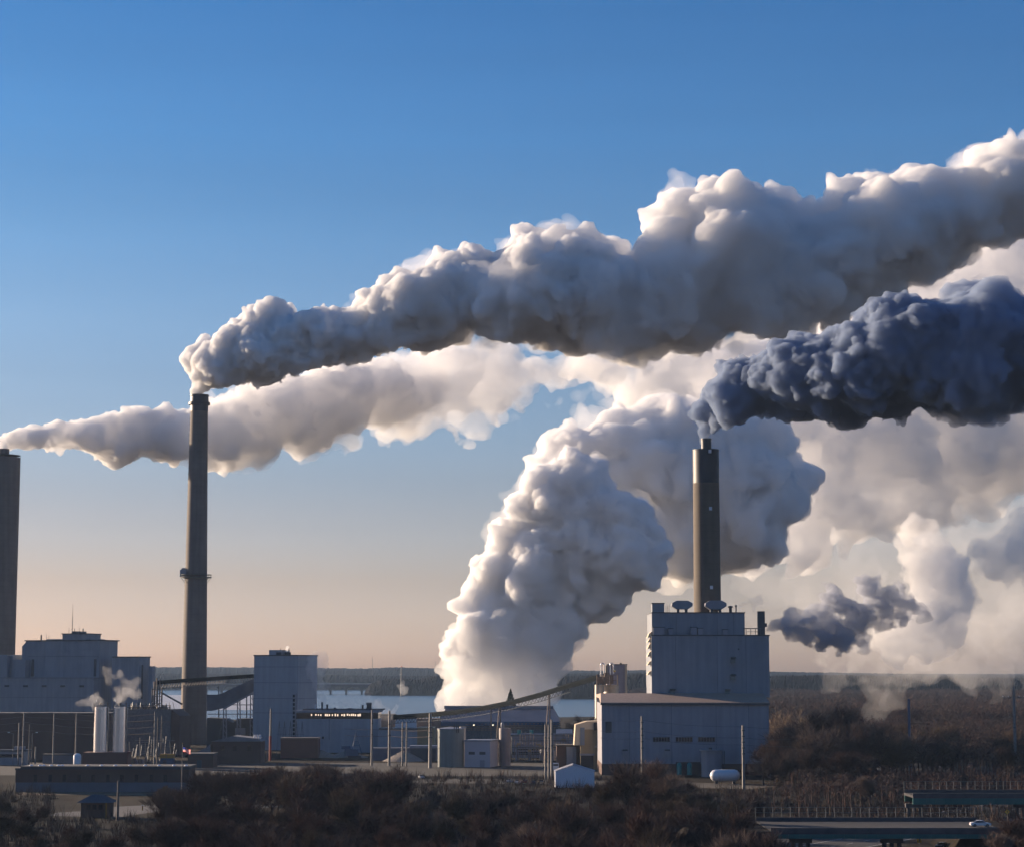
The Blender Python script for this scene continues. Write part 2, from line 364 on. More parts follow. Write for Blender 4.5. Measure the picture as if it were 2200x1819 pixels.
# ------------------------------------------------------------------ ground, water, hills
def sheet(name, poly, z, m, label=None):
    b = MB(); b.add([(x, y, z) for x, y in poly], [tuple(range(len(poly)))]); o = b.build(name, m); return struct(o, label)
def gpx(x, y, z=0.0):
    tx, tz = px(x, y); D = (z - CAMH) / tz; return (tx * D, D)
def ground_mat():
    m = bpy.data.materials.new('winter_ground'); m.use_nodes = True; nt = m.node_tree; nt.nodes.clear(); L = nt.links.new
    o = N(nt, 'ShaderNodeOutputMaterial'); b = N(nt, 'ShaderNodeBsdfPrincipled', Roughness=.95); L(b.outputs[0], o.inputs['Surface'])
    b.inputs['Specular IOR Level'].default_value = .1
    tc = N(nt, 'ShaderNodeTexCoord'); n1 = N(nt, 'ShaderNodeTexNoise', Scale=.03, Detail=8.0); n2 = N(nt, 'ShaderNodeTexNoise', Scale=.9, Detail=6.0)
    L(tc.outputs['Object'], n1.inputs['Vector']); L(tc.outputs['Object'], n2.inputs['Vector'])
    r = N(nt, 'ShaderNodeValToRGB'); e = r.color_ramp.elements; e[0].position = .35; e[0].color = (.022, .018, .015, 1); e[1].position = .7; e[1].color = (.065, .05, .035, 1)
    x = e.new(.52); x.color = (.04, .031, .025, 1)
    L(n1.outputs['Fac'], r.inputs[0])
    mu = N(nt, 'ShaderNodeMix', data_type='RGBA', blend_type='MULTIPLY'); mu.inputs[0].default_value = .7; L(r.outputs[0], mu.inputs[6]); L(n2.outputs['Color'], mu.inputs[7])
    L(mu.outputs[2], b.inputs['Base Color'])
    bp = N(nt, 'ShaderNodeBump', Strength=.6, Distance=.4); L(n2.outputs['Fac'], bp.inputs['Height']); L(bp.outputs[0], b.inputs['Normal'])
    return m
m_ground = ground_mat()
g = MB(); g.add([(-26000, -2000, 0), (26000, -2000, 0), (26000, 30000, 0), (-26000, 30000, 0)], [(0, 1, 2, 3)])
struct(g.build('ground', m_ground), 'brown winter ground under the plant and woods')
def water_mat():
    m = bpy.data.materials.new('lake_water'); m.use_nodes = True; nt = m.node_tree; nt.nodes.clear(); L = nt.links.new
    o = N(nt, 'ShaderNodeOutputMaterial'); b = N(nt, 'ShaderNodeBsdfPrincipled', Roughness=.22); L(b.outputs[0], o.inputs['Surface'])
    b.inputs['Base Color'].default_value = (.04, .06, .08, 1); b.inputs['Specular IOR Level'].default_value = .35
    tc = N(nt, 'ShaderNodeTexCoord'); mp = N(nt, 'ShaderNodeMapping'); mp.inputs['Scale'].default_value = (.03, .10, 1)
    n = N(nt, 'ShaderNodeTexNoise', Scale=1.0, Detail=6.0); L(tc.outputs['Object'], mp.inputs[0]); L(mp.outputs[0], n.inputs['Vector'])
    bp = N(nt, 'ShaderNodeBump', Strength=1.0, Distance=2.5); L(n.outputs['Fac'], bp.inputs['Height']); L(bp.outputs[0], b.inputs['Normal'])
    return m
sheet('lake', [(-3200, 1500), (-100, 1720), (110, 1830), (230, 2150), (420, 2930), (1000, 3600), (1200, 4300), (-3600, 4700)], .10, water_mat(), 'calm grey blue lake behind the plant')
m_ice = mat('snowy_ice', (.42, .43, .47), rough=.7, ns=.02, nv=.12)
sheet('lake_ice', [gpx(255, 1524, .2), gpx(575, 1524, .2), gpx(590, 1505, .2), gpx(600, 1492, .2), gpx(255, 1492, .2)], .2, m_ice, 'pale ice on the lake behind the tall stack')
def hills(name, D, pts, depth, m, label, seed, step=9, jag=3.0, zb=-1.0):
    rnd = random.Random(seed); xs = [p[0] for p in pts]; ys = [p[1] for p in pts]
    b = MB(); top = []; x = xs[0]
    while x <= xs[-1]:
        tx, tz = px(x, np.interp(x, xs, ys)); zt = CAMH + tz * D
        top.append((tx * D, max(zt, 2.0))); x += step * rnd.uniform(.5, 1.4)
    rows = [(0.0, 0.0), (.01, .18), (.02, .34), (.035, .48), (.05, .62), (.07, .74), (.10, .85), (.14, .94), (.2, 1.0), (.6, .98), (1.0, .2)]
    n = len(top); vs = []
    for f, h in rows:
        for X, zt in top:
            k = (D + f * depth) / D
            vs.append((X * k, D + f * depth, (zt - zb) * h + zb + (rnd.uniform(-.5, .5) * jag if h > .1 else 0)))
    fs = []
    for j in range(len(rows) - 1):
        for i in range(n - 1): fs.append((j * n + i, j * n + i + 1, (j + 1) * n + i + 1, (j + 1) * n + i))
    b.add(vs, fs); return struct(b.build(name, m), label)
m_hill = mat('distant_wooded_slope', (.014, .016, .020), spec=.02, rough=.95, ns=.012, nv=.5, bump=.15)
m_hill2 = mat('brown_wooded_shore', (.014, .013, .015), spec=.02, rough=.95, ns=.03, nv=.5, bump=.15)
hills('hills', 5600, [(-300,1431),(380,1432),(560,1432),(780,1435),(840,1432),(950,1434),(1190,1438),(1300,1440),(1400,1438),(1660,1442),(1900,1446),(2050,1448),(2500,1450)], 1500, m_hill, 'low wooded hills across the lake', 4, step=2.5, jag=2.6)
hills('far_shore', 4300, [(-300,1446),(500,1447),(760,1450),(860,1452),(1190,1447),(1400,1444),(1700,1450),(2500,1452)], 700, m_hill, 'wooded far shore of the lake', 5, step=2.5, jag=2.6)
hills('wooded_point', 3380, [(783,1490),(795,1470),(815,1461),(850,1457),(900,1459),(930,1453),(960,1450),(1010,1452),(1060,1470)], 350, m_hill2, 'wooded point reaching into the lake', 6, step=2.5, jag=3.0)
hills('wooded_bank', 2950, [(1165,1500),(1180,1462),(1215,1453),(1300,1450),(1390,1447),(1500,1450),(1640,1452),(1800,1450),(2000,1455),(2600,1458)], 700, m_hill2, 'wooded bank behind the boiler house', 7, step=2.5, jag=3.0)

# ------------------------------------------------------------------ stacks
def stack(name, label, x0t, x1t, yt, x0b, x1b, yb, D, m, zb=0.0):
    t = T(name, label, 'chimney', (x0b + x1b) / 2, D, y=yb, z=zb)
    s_ = D / FPX * 1.003
    return t, (x1b - x0b) / 2 * s_, (x1t - x0t) / 2 * s_, t.z(yt)
# tall stack
t, rb, rt, zt = stack('tall_chimney', 'tallest grey concrete chimney, tapering, with a ring platform low on its shaft', 409, 445, 852, 387, 443, 1590, 1130, m_conc)
b = t.mb(); b.lathe(0, 0, [(rb, 0)] + [(rb + (rt - rb) * k / 10, zt * k / 10) for k in range(1, 11)], 48); b.build('shaft', m_conc, smooth=True)
z1 = t.z(868); b = t.mb(); b.lathe(0, 0, [(rt + .25, t.z(884)), (rt + .35, z1 - .6), (rt + 1.3, z1 - .5), (rt + 1.35, z1 + .9), (rt + .5, z1 + .95), (rt + .35, zt - .2), (rt + .6, zt), (rt + .6, zt + .9), (rt - .6, zt + .9), (rt - .6, zt + .4)], 40); b.build('cap_ring', m_black, smooth=True)
b = t.mb(); zp = t.z(1240); rp = rt + (rb - rt) * .5
b.lathe(0, 0, [(rp - .2, zp - .5), (rp + 2.6, zp), (rp + 2.6, zp + .3), (rp - .2, zp + .3)], 40)
for k in range(24):
    a = 2 * math.pi * k / 24; b.tube((math.cos(a) * (rp + 2.5), math.sin(a) * (rp + 2.5), zp + .3), (math.cos(a) * (rp + 2.5), math.sin(a) * (rp + 2.5), zp + 1.6), .06, seg=4)
    if k % 3 == 0: b.tube((math.cos(a) * (rp - .3), math.sin(a) * (rp - .3), zp - 3.5), (math.cos(a) * (rp + 2.4), math.sin(a) * (rp + 2.4), zp), .14, seg=4)
b.lathe(0, 0, [(rp + 2.55, zp + 1.5), (rp + 2.62, zp + 1.5), (rp + 2.62, zp + 1.65), (rp + 2.55, zp + 1.65)], 40)
b.build('ring_platform', m_frame)
b = t.mb(); b.box(-rp - 2.6, -rp + 2.2, -3.2, -.4, zp + .2, zp + 4.3); b.box(-rp - 1.8, -rp + .5, -2.5, -1, zp + 4.3, zp + 5.2); b.build('instrument_shelter', m_pale)
b = t.mb(); b.tube((-rb * .97, -.8, 0), (-rt * 1.03, -.6, t.z(930)), .28, seg=5)
for k in range(60): b.box(-rb + (rb - rt) * k / 60 * .97 - .5, -rb + (rb - rt) * k / 60 * .97 + .1, -1.3, -.2, zt * k / 62, zt * k / 62 + .12)
b.build('ladder', m_frame)
# boiler house stack
t, rb, rt, zt = stack('boiler_chimney', 'thick tan chimney with black upper band rising from the right-hand boiler house roof', 1492, 1548, 966, 1491, 1549, 1310, 838, m_conc2)
zk = t.z(1038); b = t.mb(); b.lathe(0, 0, [(rb, 0), (rb, t.z(1310)), (rt, zk)], 48); b.build('shaft', m_conc2, smooth=True)
b = t.mb(); b.lathe(0, 0, [(rt + .04, zk), (rt + .04, zt - .4), (rt + .15, zt - .4), (rt + .15, zt), (rt - .8, zt)], 48); b.build('black_band', m_black, smooth=True)
ru = 11 * 838 / FPX; b = t.mb(); b.lathe(0.25, 0, [(ru, zt - .1), (ru, t.z(945)), (ru + .12, t.z(945)), (ru + .12, t.z(942)), (ru - .3, t.z(942))], 28); b.build('flue', m_black, smooth=True)
for yy in (972, 1094, 1262):
    b = t.mb(); z_ = t.z(yy); b.box(.6, 1.8, -rt - .35, -rt + .5, z_ - .7, z_ + .7); b.build('beacon_light', m_wtank)
# stack at the frame edge
t, rb, rt, zt = stack('edge_chimney', 'grey concrete chimney cut by the left edge of the picture', -36, 32, 983, -37, 31, 1400, 1150, m_conc)
b = t.mb(); b.lathe(0, 0, [(rb * 1.02, 0), (rt, zt)], 48); b.build('shaft', m_conc, smooth=True)
b = t.mb(); b.lathe(-.3, 0, [(2.9, zt - .3), (2.9, t.z(964)), (2.2, t.z(964))], 28); b.build('flue', m_conc, smooth=True)
b = t.mb()
for k in range(28):
    a = 2 * math.pi * k / 28; q = rt - .1; b.tube((math.cos(a) * q, math.sin(a) * q, zt), (math.cos(a) * q, math.sin(a) * q, zt + 1.4), .07, seg=4)
b.lathe(0, 0, [(rt - .15, zt + 1.25), (rt - .05, zt + 1.25), (rt - .05, zt + 1.4), (rt - .15, zt + 1.4)], 40); b.build('railing', m_frame)

# ------------------------------------------------------------------ boiler house (right)
t = T('boiler_house', 'huge windowless grey blue boiler house stepping up in three tiers, with pale lean-to roof', 'power plant', 1473, 800)
dU = 20.0
b = t.mb(); b.pbox(1293, 1653, 1510, None, 0, 44, ym=1600); low = b.build('wall', m_pale)
b = t.mb(); b.pbox(1292.6, 1653.4, 1640, None, -.35, 44.2, ym=1640); b.build('brick_base', m_brick2)
b = t.mb()
for x in (1352, 1443, 1539, 1609): b.pbox(x - .6, x + .6, 1512, 1640, -.12, .05)
b.build('panel_joint', m_seam)
# lean-to roof: rises from the eave to the upper block, falls to the left end
u0, u1 = t.u(1292, 1508), t.u(1653.5, 1508); ze, zr = t.z(1508), t.z(1493, dU); b = t.mb()
b.add([(u0 - .3, -.7, ze), (u1, -.7, ze), (u1, dU + 34, zr), (u0 + .0, dU + 34, zr), (u1, dU, zr + .9), (u0 + .6, dU, zr + .9),
       (u0 - .3, -.7, ze - .7), (u1, -.7, ze - .7), (u1, dU + 34, zr - 1), (u0, dU + 34, zr - 1), (u1, dU + 1, zr - 1), (u0, dU + 1, zr - 1)],
      [(0, 1, 4, 5), (5, 4, 2, 3), (0, 6, 7, 1), (0, 5, 3, 9, 11, 6), (1, 7, 10, 8, 2, 4), (6, 11, 9, 8, 10, 7), (3, 2, 8, 9)])
b.build('lean_to_roof', m_roof)
b = t.mb(); b.box(u0 - .4, u1 + .1, -.9, -.72, ze - .95, ze - .25); b.build('gutter', m_dark)
b = t.mb(); b.pbox(1400, 1653, 1365, 1497, dU, dU + 34, ym=1430); b.build('upper_wall', m_blue)
b = t.mb(); b.pbox(1399, 1654, 1362.5, 1365, dU - .3, dU + 34.3, ym=1364); b.build('upper_coping', m_dark)
b = t.mb()
for x in (1452, 1541, 1603): b.pbox(x - .6, x + .6, 1367, 1492, dU - .12, dU + .02)
b.build('upper_panel_joint', m_seam)
b = t.mb(); b.pbox(1400.5, 1600, 1316, 1363.5, dU + 2, dU + 30, ym=1340); b.build('penthouse_wall', m_blue)
b = t.mb(); b.pbox(1399.5, 1601, 1314, 1316, dU + 1.7, dU + 30.3, ym=1315); b.build('penthouse_coping', m_dark)
b = t.mb()
for x in (1453, 1541, 1576): b.pbox(x - .5, x + .5, 1318, 1363, dU + 1.9, dU + 2.02)
b.build('penthouse_panel_joint', m_seam)
for x, y in ((1575, 1416), (1575, 1453), (1445, 1484), (1563, 1485)):
    b = t.mb(); b.pbox(x - 5, x + 5, y - 3, y + 7, dU - 1.4, dU - .02); b.add([(t.u(x - 6, y, dU), dU - 2.0, t.z(y - 3, dU)), (t.u(x + 6, y, dU), dU - 2.0, t.z(y - 3, dU)), (t.u(x + 6, y, dU), dU, t.z(y - 6, dU)), (t.u(x - 6, y, dU), dU, t.z(y - 6, dU))], [(0, 1, 2, 3), (3, 2, 1, 0)])
    o = b.build('vent_hood', m_green)
    b = t.mb(); b.pbox(x - 5, x + 5, y - 2.6, y - 1, dU - 1.46, dU - 1.3); b.build('louver', m_dark, parent=o)
b = t.mb(); b.pbox(1585.5, 1588.5, 1392, 1395, dU - .3, dU - .02); b.build('wall_lamp', m_black)
for k, y in enumerate((1366, 1376, 1390, 1407, 1425, 1446)):
    b = t.mb(); uu = t.u(1400, y, dU); zz = t.z(y, dU); h = 1.9 if k in (0, 2, 3) else 1.2
    b.prism([(uu, zz - .2), (uu, zz + h), (uu - .9, zz + h * .55), (uu - 1.6, zz - .6)], dU + 1.5, dU + 9); b.build('side_louver', m_cream)
b = t.mb(); b.pbox(1301, 1314, 1549, 1573, -.18, .02); b.build('wall_opening', m_dark)
for x in (1403, 1452, 1500):
    b = t.mb(); b.pbox(x, x + 36, 1583, 1592, -.1, .02); w1 = b.build('window_strip', m_glass)
    b = t.mb()
    for k in range(7): b.pbox(x + k * 6 - .5, x + k * 6 + .5, 1583, 1592, -.22, -.105)
    b.pbox(x - .5, x + 36.5, 1581.8, 1583, -.26, 0); b.pbox(x - .5, x + 36.5, 1592, 1593, -.26, 0); b.build('window_frame', m_seam, parent=w1)
b = t.mb(); b.pbox(1452, 1505, 1636, 1666, -.5, -.36); b.build('loading_bay', m_black)
for x in (1343, 1434):
    b = t.mb(); b.pbox(x - 5, x + 5, 1612, 1620, -1.2, -.02); o = b.build('air_unit', m_pale); b = t.mb(); b.pbox(x - 5.4, x + 5.4, 1609, 1612, -1.4, 0); b.build('unit_hood', m_dark, parent=o)
# roof gear, each its own thing
def roof_thing(name, label, cat, x, y, D, group=None):
    tt = T(name, label, cat, x, D, y=y, group=group); tt.zb = tt.z(y); tt.o.location.z = tt.zb; return tt
r = roof_thing('stair_housing', 'square grey roof housing at the left end of the boiler house penthouse', 'roof housing', 1414, 1314, 823)
b = r.mb(); b.box(r.u(1401, 1300), r.u(1427, 1300), 0, 6, 0, r.z(1296)); b.build('housing', m_blue); b = r.mb(); b.box(r.u(1400, 1300), r.u(1428, 1300), -.2, 6.2, r.z(1296), r.z(1294)); b.build('cap', m_dark)
for x0, x1, lb, y1_, y0_ in ((1444, 1488, 'long eight-sided grey silencer drum left of the thick tan chimney', 1314, 1289), (1516, 1561, 'long eight-sided grey silencer drum in front of the thick tan chimney', 1314, 1289)):
    r = roof_thing('exhaust_silencer', lb, 'roof vessel', (x0 + x1) / 2, y1_, 824.5 if x0 > 1500 else 826, group='silencers on the boiler house roof')
    a, c_ = r.u(x0, 1300), r.u(x1, 1300); h = r.z(y0_); b = r.mb()
    b.prism([(a + 1.8, 1.2), (c_ - 1.8, 1.2), (c_, 2.4), (c_, h - 1.0), (c_ - 1.8, h), (a + 1.8, h), (a, h - 1.0), (a, 2.4)], 0, 4.5); b.build('drum', m_pale)
    for q in (.3, .7):
        b = r.mb(); b.box(a + (c_ - a) * q - .5, a + (c_ - a) * q + .5, .8, 3.8, -.05, 1.3); b.build('saddle', m_dark)
for x0, x1, y0_, lb in ((1565, 1575, 1300, 'small dark roof vent right of the silencer drum'), (1580, 1584, 1298, 'thin roof pipe near the right end of the penthouse')):
    r = roof_thing('roof_vent', lb, 'roof vent', (x0 + x1) / 2, 1314, 826); b = r.mb(); h = r.z(y0_)
    b.cyl(0, 1, -.05, h * .7, (x1 - x0) * .06, seg=12); b.build('neck', m_dark, smooth=True); b = r.mb(); b.lathe(0, 1, [((x1 - x0) * .1, h * .7), ((x1 - x0) * .1, h * .9), (.1, h)], 12); b.build('hood', m_dark, smooth=True)
r = roof_thing('roof_mast', 'three thin whip masts beside the square roof housing', 'mast', 1434, 1314, 825)
for q in (-.6, 0, .7):
    b = r.mb(); b.cyl(q, 0, -.05, 2.6 + q * .3, .08, seg=5); b.build('rod', m_frame)
for x0, x1, y0_, lb in ((1403, 1427, 1347, 'flat grey equipment box low on the left end of the penthouse ledge'), (1436, 1446, 1350, 'small square unit on the ledge right of the flat equipment box'), (1484, 1497, 1347, 'left one of two adjoining units on the ledge'), (1499, 1510, 1349, 'right one of two adjoining units on the ledge'), (1553, 1563, 1352, 'small square unit alone toward the right of the ledge')):
    r = roof_thing('ledge_unit', lb, 'roof unit', (x0 + x1) / 2, 1363, 820.8, group='units along the penthouse ledge'); b = r.mb(); h = r.z(y0_)
    b.box(r.u(x0, 1355), r.u(x1, 1355), -.5, 1.12, -.1, h); b.build('casing', m_pale); b = r.mb(); b.box(r.u(x0, 1355) - .15, r.u(x1, 1355) + .15, -.65, 1.14, h, h + .25); b.build('lid', m_dark)
r = roof_thing('exhaust_duct', 'upright dark duct blowing blue smoke at the right end of the roof', 'exhaust duct', 1640, 1363, 815.5)
b = r.mb(); b.box(r.u(1633, 1340), r.u(1647.5, 1340), 6, 9, -.1, r.z(1311)); b.build('duct', m_dark); b = r.mb(); b.cyl(r.u(1644, 1340) + .9, 7.2, r.z(1345), r.z(1337), .7, seg=12); b.build('outlet', m_black)
r = roof_thing('roof_railing', 'open guard rail on the roof step beside the dark duct', 'railing', 1618, 1363, 821)
b = r.mb(); hz = r.z(1349); uu = [r.u(x, 1355) for x in (1603, 1613, 1623, 1633)]
for a in uu: b = r.mb(); b.tube((a, 0, -.05), (a, 0, hz), .13, seg=5); b.build('post', m_frame)
b = r.mb(); b.tube((uu[0] - 1, 0, hz), (uu[-1] + .5, 0, hz), .2, seg=6); b.tube((uu[0], 0, hz * .5), (uu[-1], 0, hz * .5), .08, seg=5); b.build('rail', m_frame)
# ground-level kit in front of the boiler house
t = T('grey_process_tank', 'upright grey tank against the boiler house wall beside the loading bay', 'tank', 1528, 790)
b = t.mb(); b.pcyl(1506, 1551, 1612, None, 0, 28); b.build('shell', m_pale, smooth=True); b = t.mb(); b.pcyl(1502, 1555, 1609, 1612, 0, 28); b.build('roof', m_blue, smooth=True)
b = t.mb(); b.pcyl(1522, 1530, 1605, 1609, 0, 10); b.build('roof_vent', m_dark)
b = t.mb(); b.ptube(1556, 1612, 1556, 1676, .18, d=-1); b.ptube(1553, 1612, 1553, 1676, .1, d=-2); b.build('ladder', m_dark)
for x in (1459, 1481):
    t = T('teal_vessel', 'teal upright vessel in the loading bay, %s' % ('left one of the pair' if x < 1470 else 'right one of the pair'), 'vessel', x, 797.5, group='teal vessels in the loading bay')
    b = t.mb(); b.pcyl(x - 5.5, x + 5.5, 1637, None, 0, 18, prof=lambda r, z0, z1: [(r, z0 + .3), (r, z1 - 1), (r * .8, z1 - .4), (r * .3, z1)]); b.build('shell', m_teal, smooth=True)
    b = t.mb()
    for q in (-.7, .7): b.box(q - .1, q + .1, -.2, .2, 0, .35)
    b.build('foot', m_dark)
t = T('propane_tank', 'long white capsule tank lying among bare trees below the boiler house', 'tank', 1555, 740)
a, c_ = t.u(1525, 1666), t.u(1590, 1666); rr = 2.15; zc = t.z(1665)
b = t.mb(); n0 = len(b.v)
b.lathe(0, 0, [(.05, a), (rr * .5, a + .3), (rr * .86, a + 1.0), (rr, a + 2), (rr, c_ - 2), (rr * .86, c_ - 1), (rr * .5, c_ - .3), (.05, c_)], 20)
b.v = [(z_, y_, zc - x_) for x_, y_, z_ in b.v]; b.build('shell', m_wtank, smooth=True)
for q in (a + 2.2, c_ - 2.2):
    b = t.mb(); b.box(q - .5, q + .5, -1.2, 1.2, 0, zc - rr * .7); b.build('saddle', m_deck)
t = T('event_tent', 'white gabled fabric tent on the yard left of the boiler house', 'tent', 1234, 715)
a, c_, pk, e = t.u(1193, 1660), t.u(1277, 1660), t.u(1232, 1641), t.z(1655)
b = t.mb(); b.prism([(a, 0), (c_, 0), (c_, e), (pk, t.z(1643)), (a, e)], 0, 9); b.build('wall', m_tent)
b = t.mb(); zt_ = t.z(1641); b.add([(a - .4, -.3, e - .1), (pk, -.3, zt_), (pk, 9.3, zt_), (a - .4, 9.3, e - .1), (c_ + .4, -.3, e - .1), (c_ + .4, 9.3, e - .1)], [(0, 1, 2, 3), (1, 4, 5, 2), (3, 2, 1, 0), (2, 5, 4, 1)]); b.build('roof', m_tent)

# ------------------------------------------------------------------ silos, tan building, conveyor
for xa, xb, yt_, yb_, D_, lb in ((1278, 1296, 1470, 1551, 866, 'slim banded silo with sunlit left edge and cone bottom, under the conveyor head'), (1297, 1330, 1470, None, 872, 'wider banded silo right of the slim one')):
    t = T('steel_silo', lb, 'silo', (xa + xb) / 2, D_, group='banded silos under the conveyor head')
    b = t.mb()
    if yb_: b.pcyl(xa, xb, yt_, yb_ - 9, 0, 24); b.build('shell', m_silo, smooth=True); b = t.mb(); b.pcyl(xa, xb, yb_ - 9, yb_, 0, 24, prof=lambda r, z0, z1: [(r * .25, z0), (r, z1)]); b.build('cone', m_silo, smooth=True); b = t.mb(); [b.tube((q * 1.2, w_ * 1.2, 0), (q * 1.5, w_ * 1.5, t.z(yb_ - 9)), .2, seg=5) for q in (-1, 1) for w_ in (-1, 1)]; b.build('leg', m_frame)
    else: b.pcyl(xa, xb, yt_, None, 0, 24); b.build('shell', m_silo, smooth=True)
t = T('conveyor_head', 'cluttered steel headframe with hooped pipes on top of the banded silos', 'conveyor head', 1305, 866, y=1470); t.zb = t.z(1469.5); t.o.location.z = t.zb
b = t.mb()
for x in (1282, 1296, 1312, 1327):
    for d in (-2.5, 2.5): b.tube((t.u(x, 1455), d, -.3), (t.u(x, 1455), d, t.z(1448)), .16, seg=4)
for y in (1460, 1449):
    for d in (-2.5, 2.5): b.ptube(1281, y, 1328, y, .15, d=d)
b.build('frame', m_rust)
b = t.mb(); b.pbox(1283, 1295, 1452, 1468, -2, 2); b.pbox(1299, 1308, 1444, 1468, -1.8, 1.5); b.pbox(1310, 1318, 1450, 1468, -1.5, 2); b.build('bin', m_rust)
for x in (1294, 1314):
    b = t.mb(); pts = [(t.u(x - 3.5, 1440), -1, t.z(1452))]
    for k in range(7):
        a = math.pi - math.pi * k / 6; pts.append((t.u(x + 3.5 * math.cos(a), 1430), -1, t.z(1427 - 3.5 * math.sin(a))))
    pts.append((t.u(x + 3.5, 1440), -1, t.z(1446))); b.path(pts, .24, 8); b.build('hooped_pipe', m_silver, smooth=True)
b = t.mb(); b.pcyl(1300, 1306, 1428, 1446, 0, 14); b.build('cyclone', m_steel, smooth=True); b = t.mb(); b.pcyl(1318, 1323, 1438, 1443, -2, 12, prof=lambda r, z0, z1: [(r * .3, z0), (r, z0 + r * .6), (r, z1 - r * .6), (r * .3, z1)]); b.build('blower_cover', mat('brass_yellow_paint', (.75, .5, .12), rough=.3), smooth=True)
t = T('silo_tower', 'narrow square lift tower directly behind the banded silos', 'tower', 1329, 900)
b = t.mb(); b.pbox(1304, 1347, 1427, None, 0, 7, ym=1460); b.build('wall', mat('mauve_grey_panel', (.34, .30, .33), rough=.6, nv=.08, streak=.12)); b = t.mb(); b.pbox(1303, 1348, 1425.5, 1427, -.2, 7.2, ym=1426); b.build('coping', m_dark); b = t.mb(); b.pcyl(1331, 1336, 1423, 1425.5, 3, 10); b.build('roof_vent', m_black)
b = t.mb(); b.pbox(1342.5, 1347.4, 1427, None, -.5, -.02, ym=1460); b.build('sunlit_edge', m_cream)  # cream strip paints in the tower's lit right edge
t = T('tan_annex', 'tan panel annex with sunlight-tinted cream edge and dark doorway beside the boiler house', 'building', 1262, 845)
b = t.mb(); b.pbox(1247, 1300, 1566, None, 0, 14); b.build('wall', m_tan); 
b = t.mb(); u_, v_ = t.u(1247, 1560), t.u(1300, 1560); b.prism([(u_ - 2.6, t.z(1600)), (u_ - .05, t.z(1600)), (u_ - .05, t.z(1566) + .02), (v_, t.z(1566) + .02), (v_, t.z(1547)), (u_ + 2.5, t.z(1549)), (u_ - 2, t.z(1556))], -.4, 14); b.build('upper_hood', m_cream)  # cream on the left profile paints in the sun there
b = t.mb(); b.pbox(1247, 1256, 1562, 1600, -.8, -.42); b.build('blue_panel', m_blue)
b = t.mb(); b.pbox(1248, 1275, 1622, None, -.25, .05); dr = b.build('door', m_black); b = t.mb(); b.pbox(1246, 1277, 1618, 1622, -.9, .05); b.build('canopy', m_pale, parent=dr)
b = t.mb(); b.pbox(1278, 1300, 1601, 1605, -2.5, .02); b.build('awning', m_cream)
b = t.mb(); b.pbox(1276, 1289, 1551, 1568, -2.2, -.45); b.build('hopper', m_black)
t = T('low_annex', 'low tan and grey annex with a grey panel behind the white tent', 'building', 1218, 850)
b = t.mb(); b.pbox(1196, 1247, 1601, None, 2, 12); b.build('wall', m_brick2); b = t.mb(); b.pbox(1217, 1238, 1603, None, 1.2, 1.95); b.build('roller_door', m_blue); b = t.mb(); b.pbox(1195, 1249, 1599, 1601, 1.0, 12.3); b.build('roof', m_dkroof)
t = T('cargo_van', 'small white box van parked beside the low annex', 'van', 1194, 838)
b = t.mb(); b.box(-1.3, 1.2, 0, 5, .5, 2.9); b.build('body', m_wtank); b = t.mb(); b.box(-1.2, 1.1, -1.4, 0, .5, 2.0); b.build('cab', m_wtank); b = t.mb(); b.box(-1.0, .9, -1.2, -.02, 2.01, 2.6); b.build('windscreen', m_glass)
for q in (-1.1, .95):
    for d in (-.8, 3.8): b = t.mb(); b.tube((q - .12, d, .4), (q + .2, d, .4), .4, seg=12); b.build('wheel', m_black)
t = T('grey_shed', 'long grey shed wall with white rooftop sheets behind the pole cluster', 'shed', 1190, 960)
b = t.mb(); b.pbox(1100, 1245, 1580, None, 0, 20); b.build('wall', m_pale); b = t.mb(); b.pbox(1098, 1246, 1577, 1580, -.5, 20.5); b.build('roof', m_groof)
b = t.mb(); b.pbox(1195, 1230, 1566, 1575.5, 1, 5); b.build('rooftop_sheet', m_wtank); b = t.mb(); b.pbox(1110, 1170, 1606, 1610, -.4, -.02); b.build('window_strip', m_glass); b = t.mb(); b.pbox(1100, 1180, 1614, 1620, -.4, -.02); b.build('door_strip', m_black)
for x in (1115, 1142):
    b = t.mb(); b.pcyl(x - 4, x + 4, 1567, 1576.5, 3, 10); b.build('roof_fan', m_teal)
# big storage shed
t = T('storage_shed', 'very long low storage shed with pale pitched roof below the conveyor', 'shed', 1070, 1190, rz=-3)
ua, ub = t.u(942, 1545), t.u(1199, 1545); e = t.z(1549); rdg = t.z(1520, 16)
b = t.mb(); b.box(ua, ub, 0, 34, 0, e); b.build('wall', m_frame)
b = t.mb(); b.add([(ua - .5, -1, e), (ub + .5, -1, e), (ub - 3, 17, rdg), (ua + 3, 17, rdg), (ub + .5, 35, e), (ua - .5, 35, e), (ua - .5, -1, e - 1.6), (ub + .5, -1, e - 1.6)], [(0, 1, 2, 3), (3, 2, 4, 5), (0, 3, 5), (1, 4, 2), (6, 7, 1, 0)]); b.build('roof', mat('faded_shed_roof', (.30, .25, .26), rough=.8, ns=.1, nv=.12, rib=.1, ribw=2))
b = t.mb(); b.box(ua + 2, ub - 3.2, 15, 19, rdg - .5, rdg + 1.3); b.build('ridge_monitor', mat('grey_ridge', (.22, .22, .25), rough=.8))
b = t.mb(); b.box(ua - .6, ub + .6, -1.25, -1.02, e - 2.4, e); b.build('fascia', m_bluep)
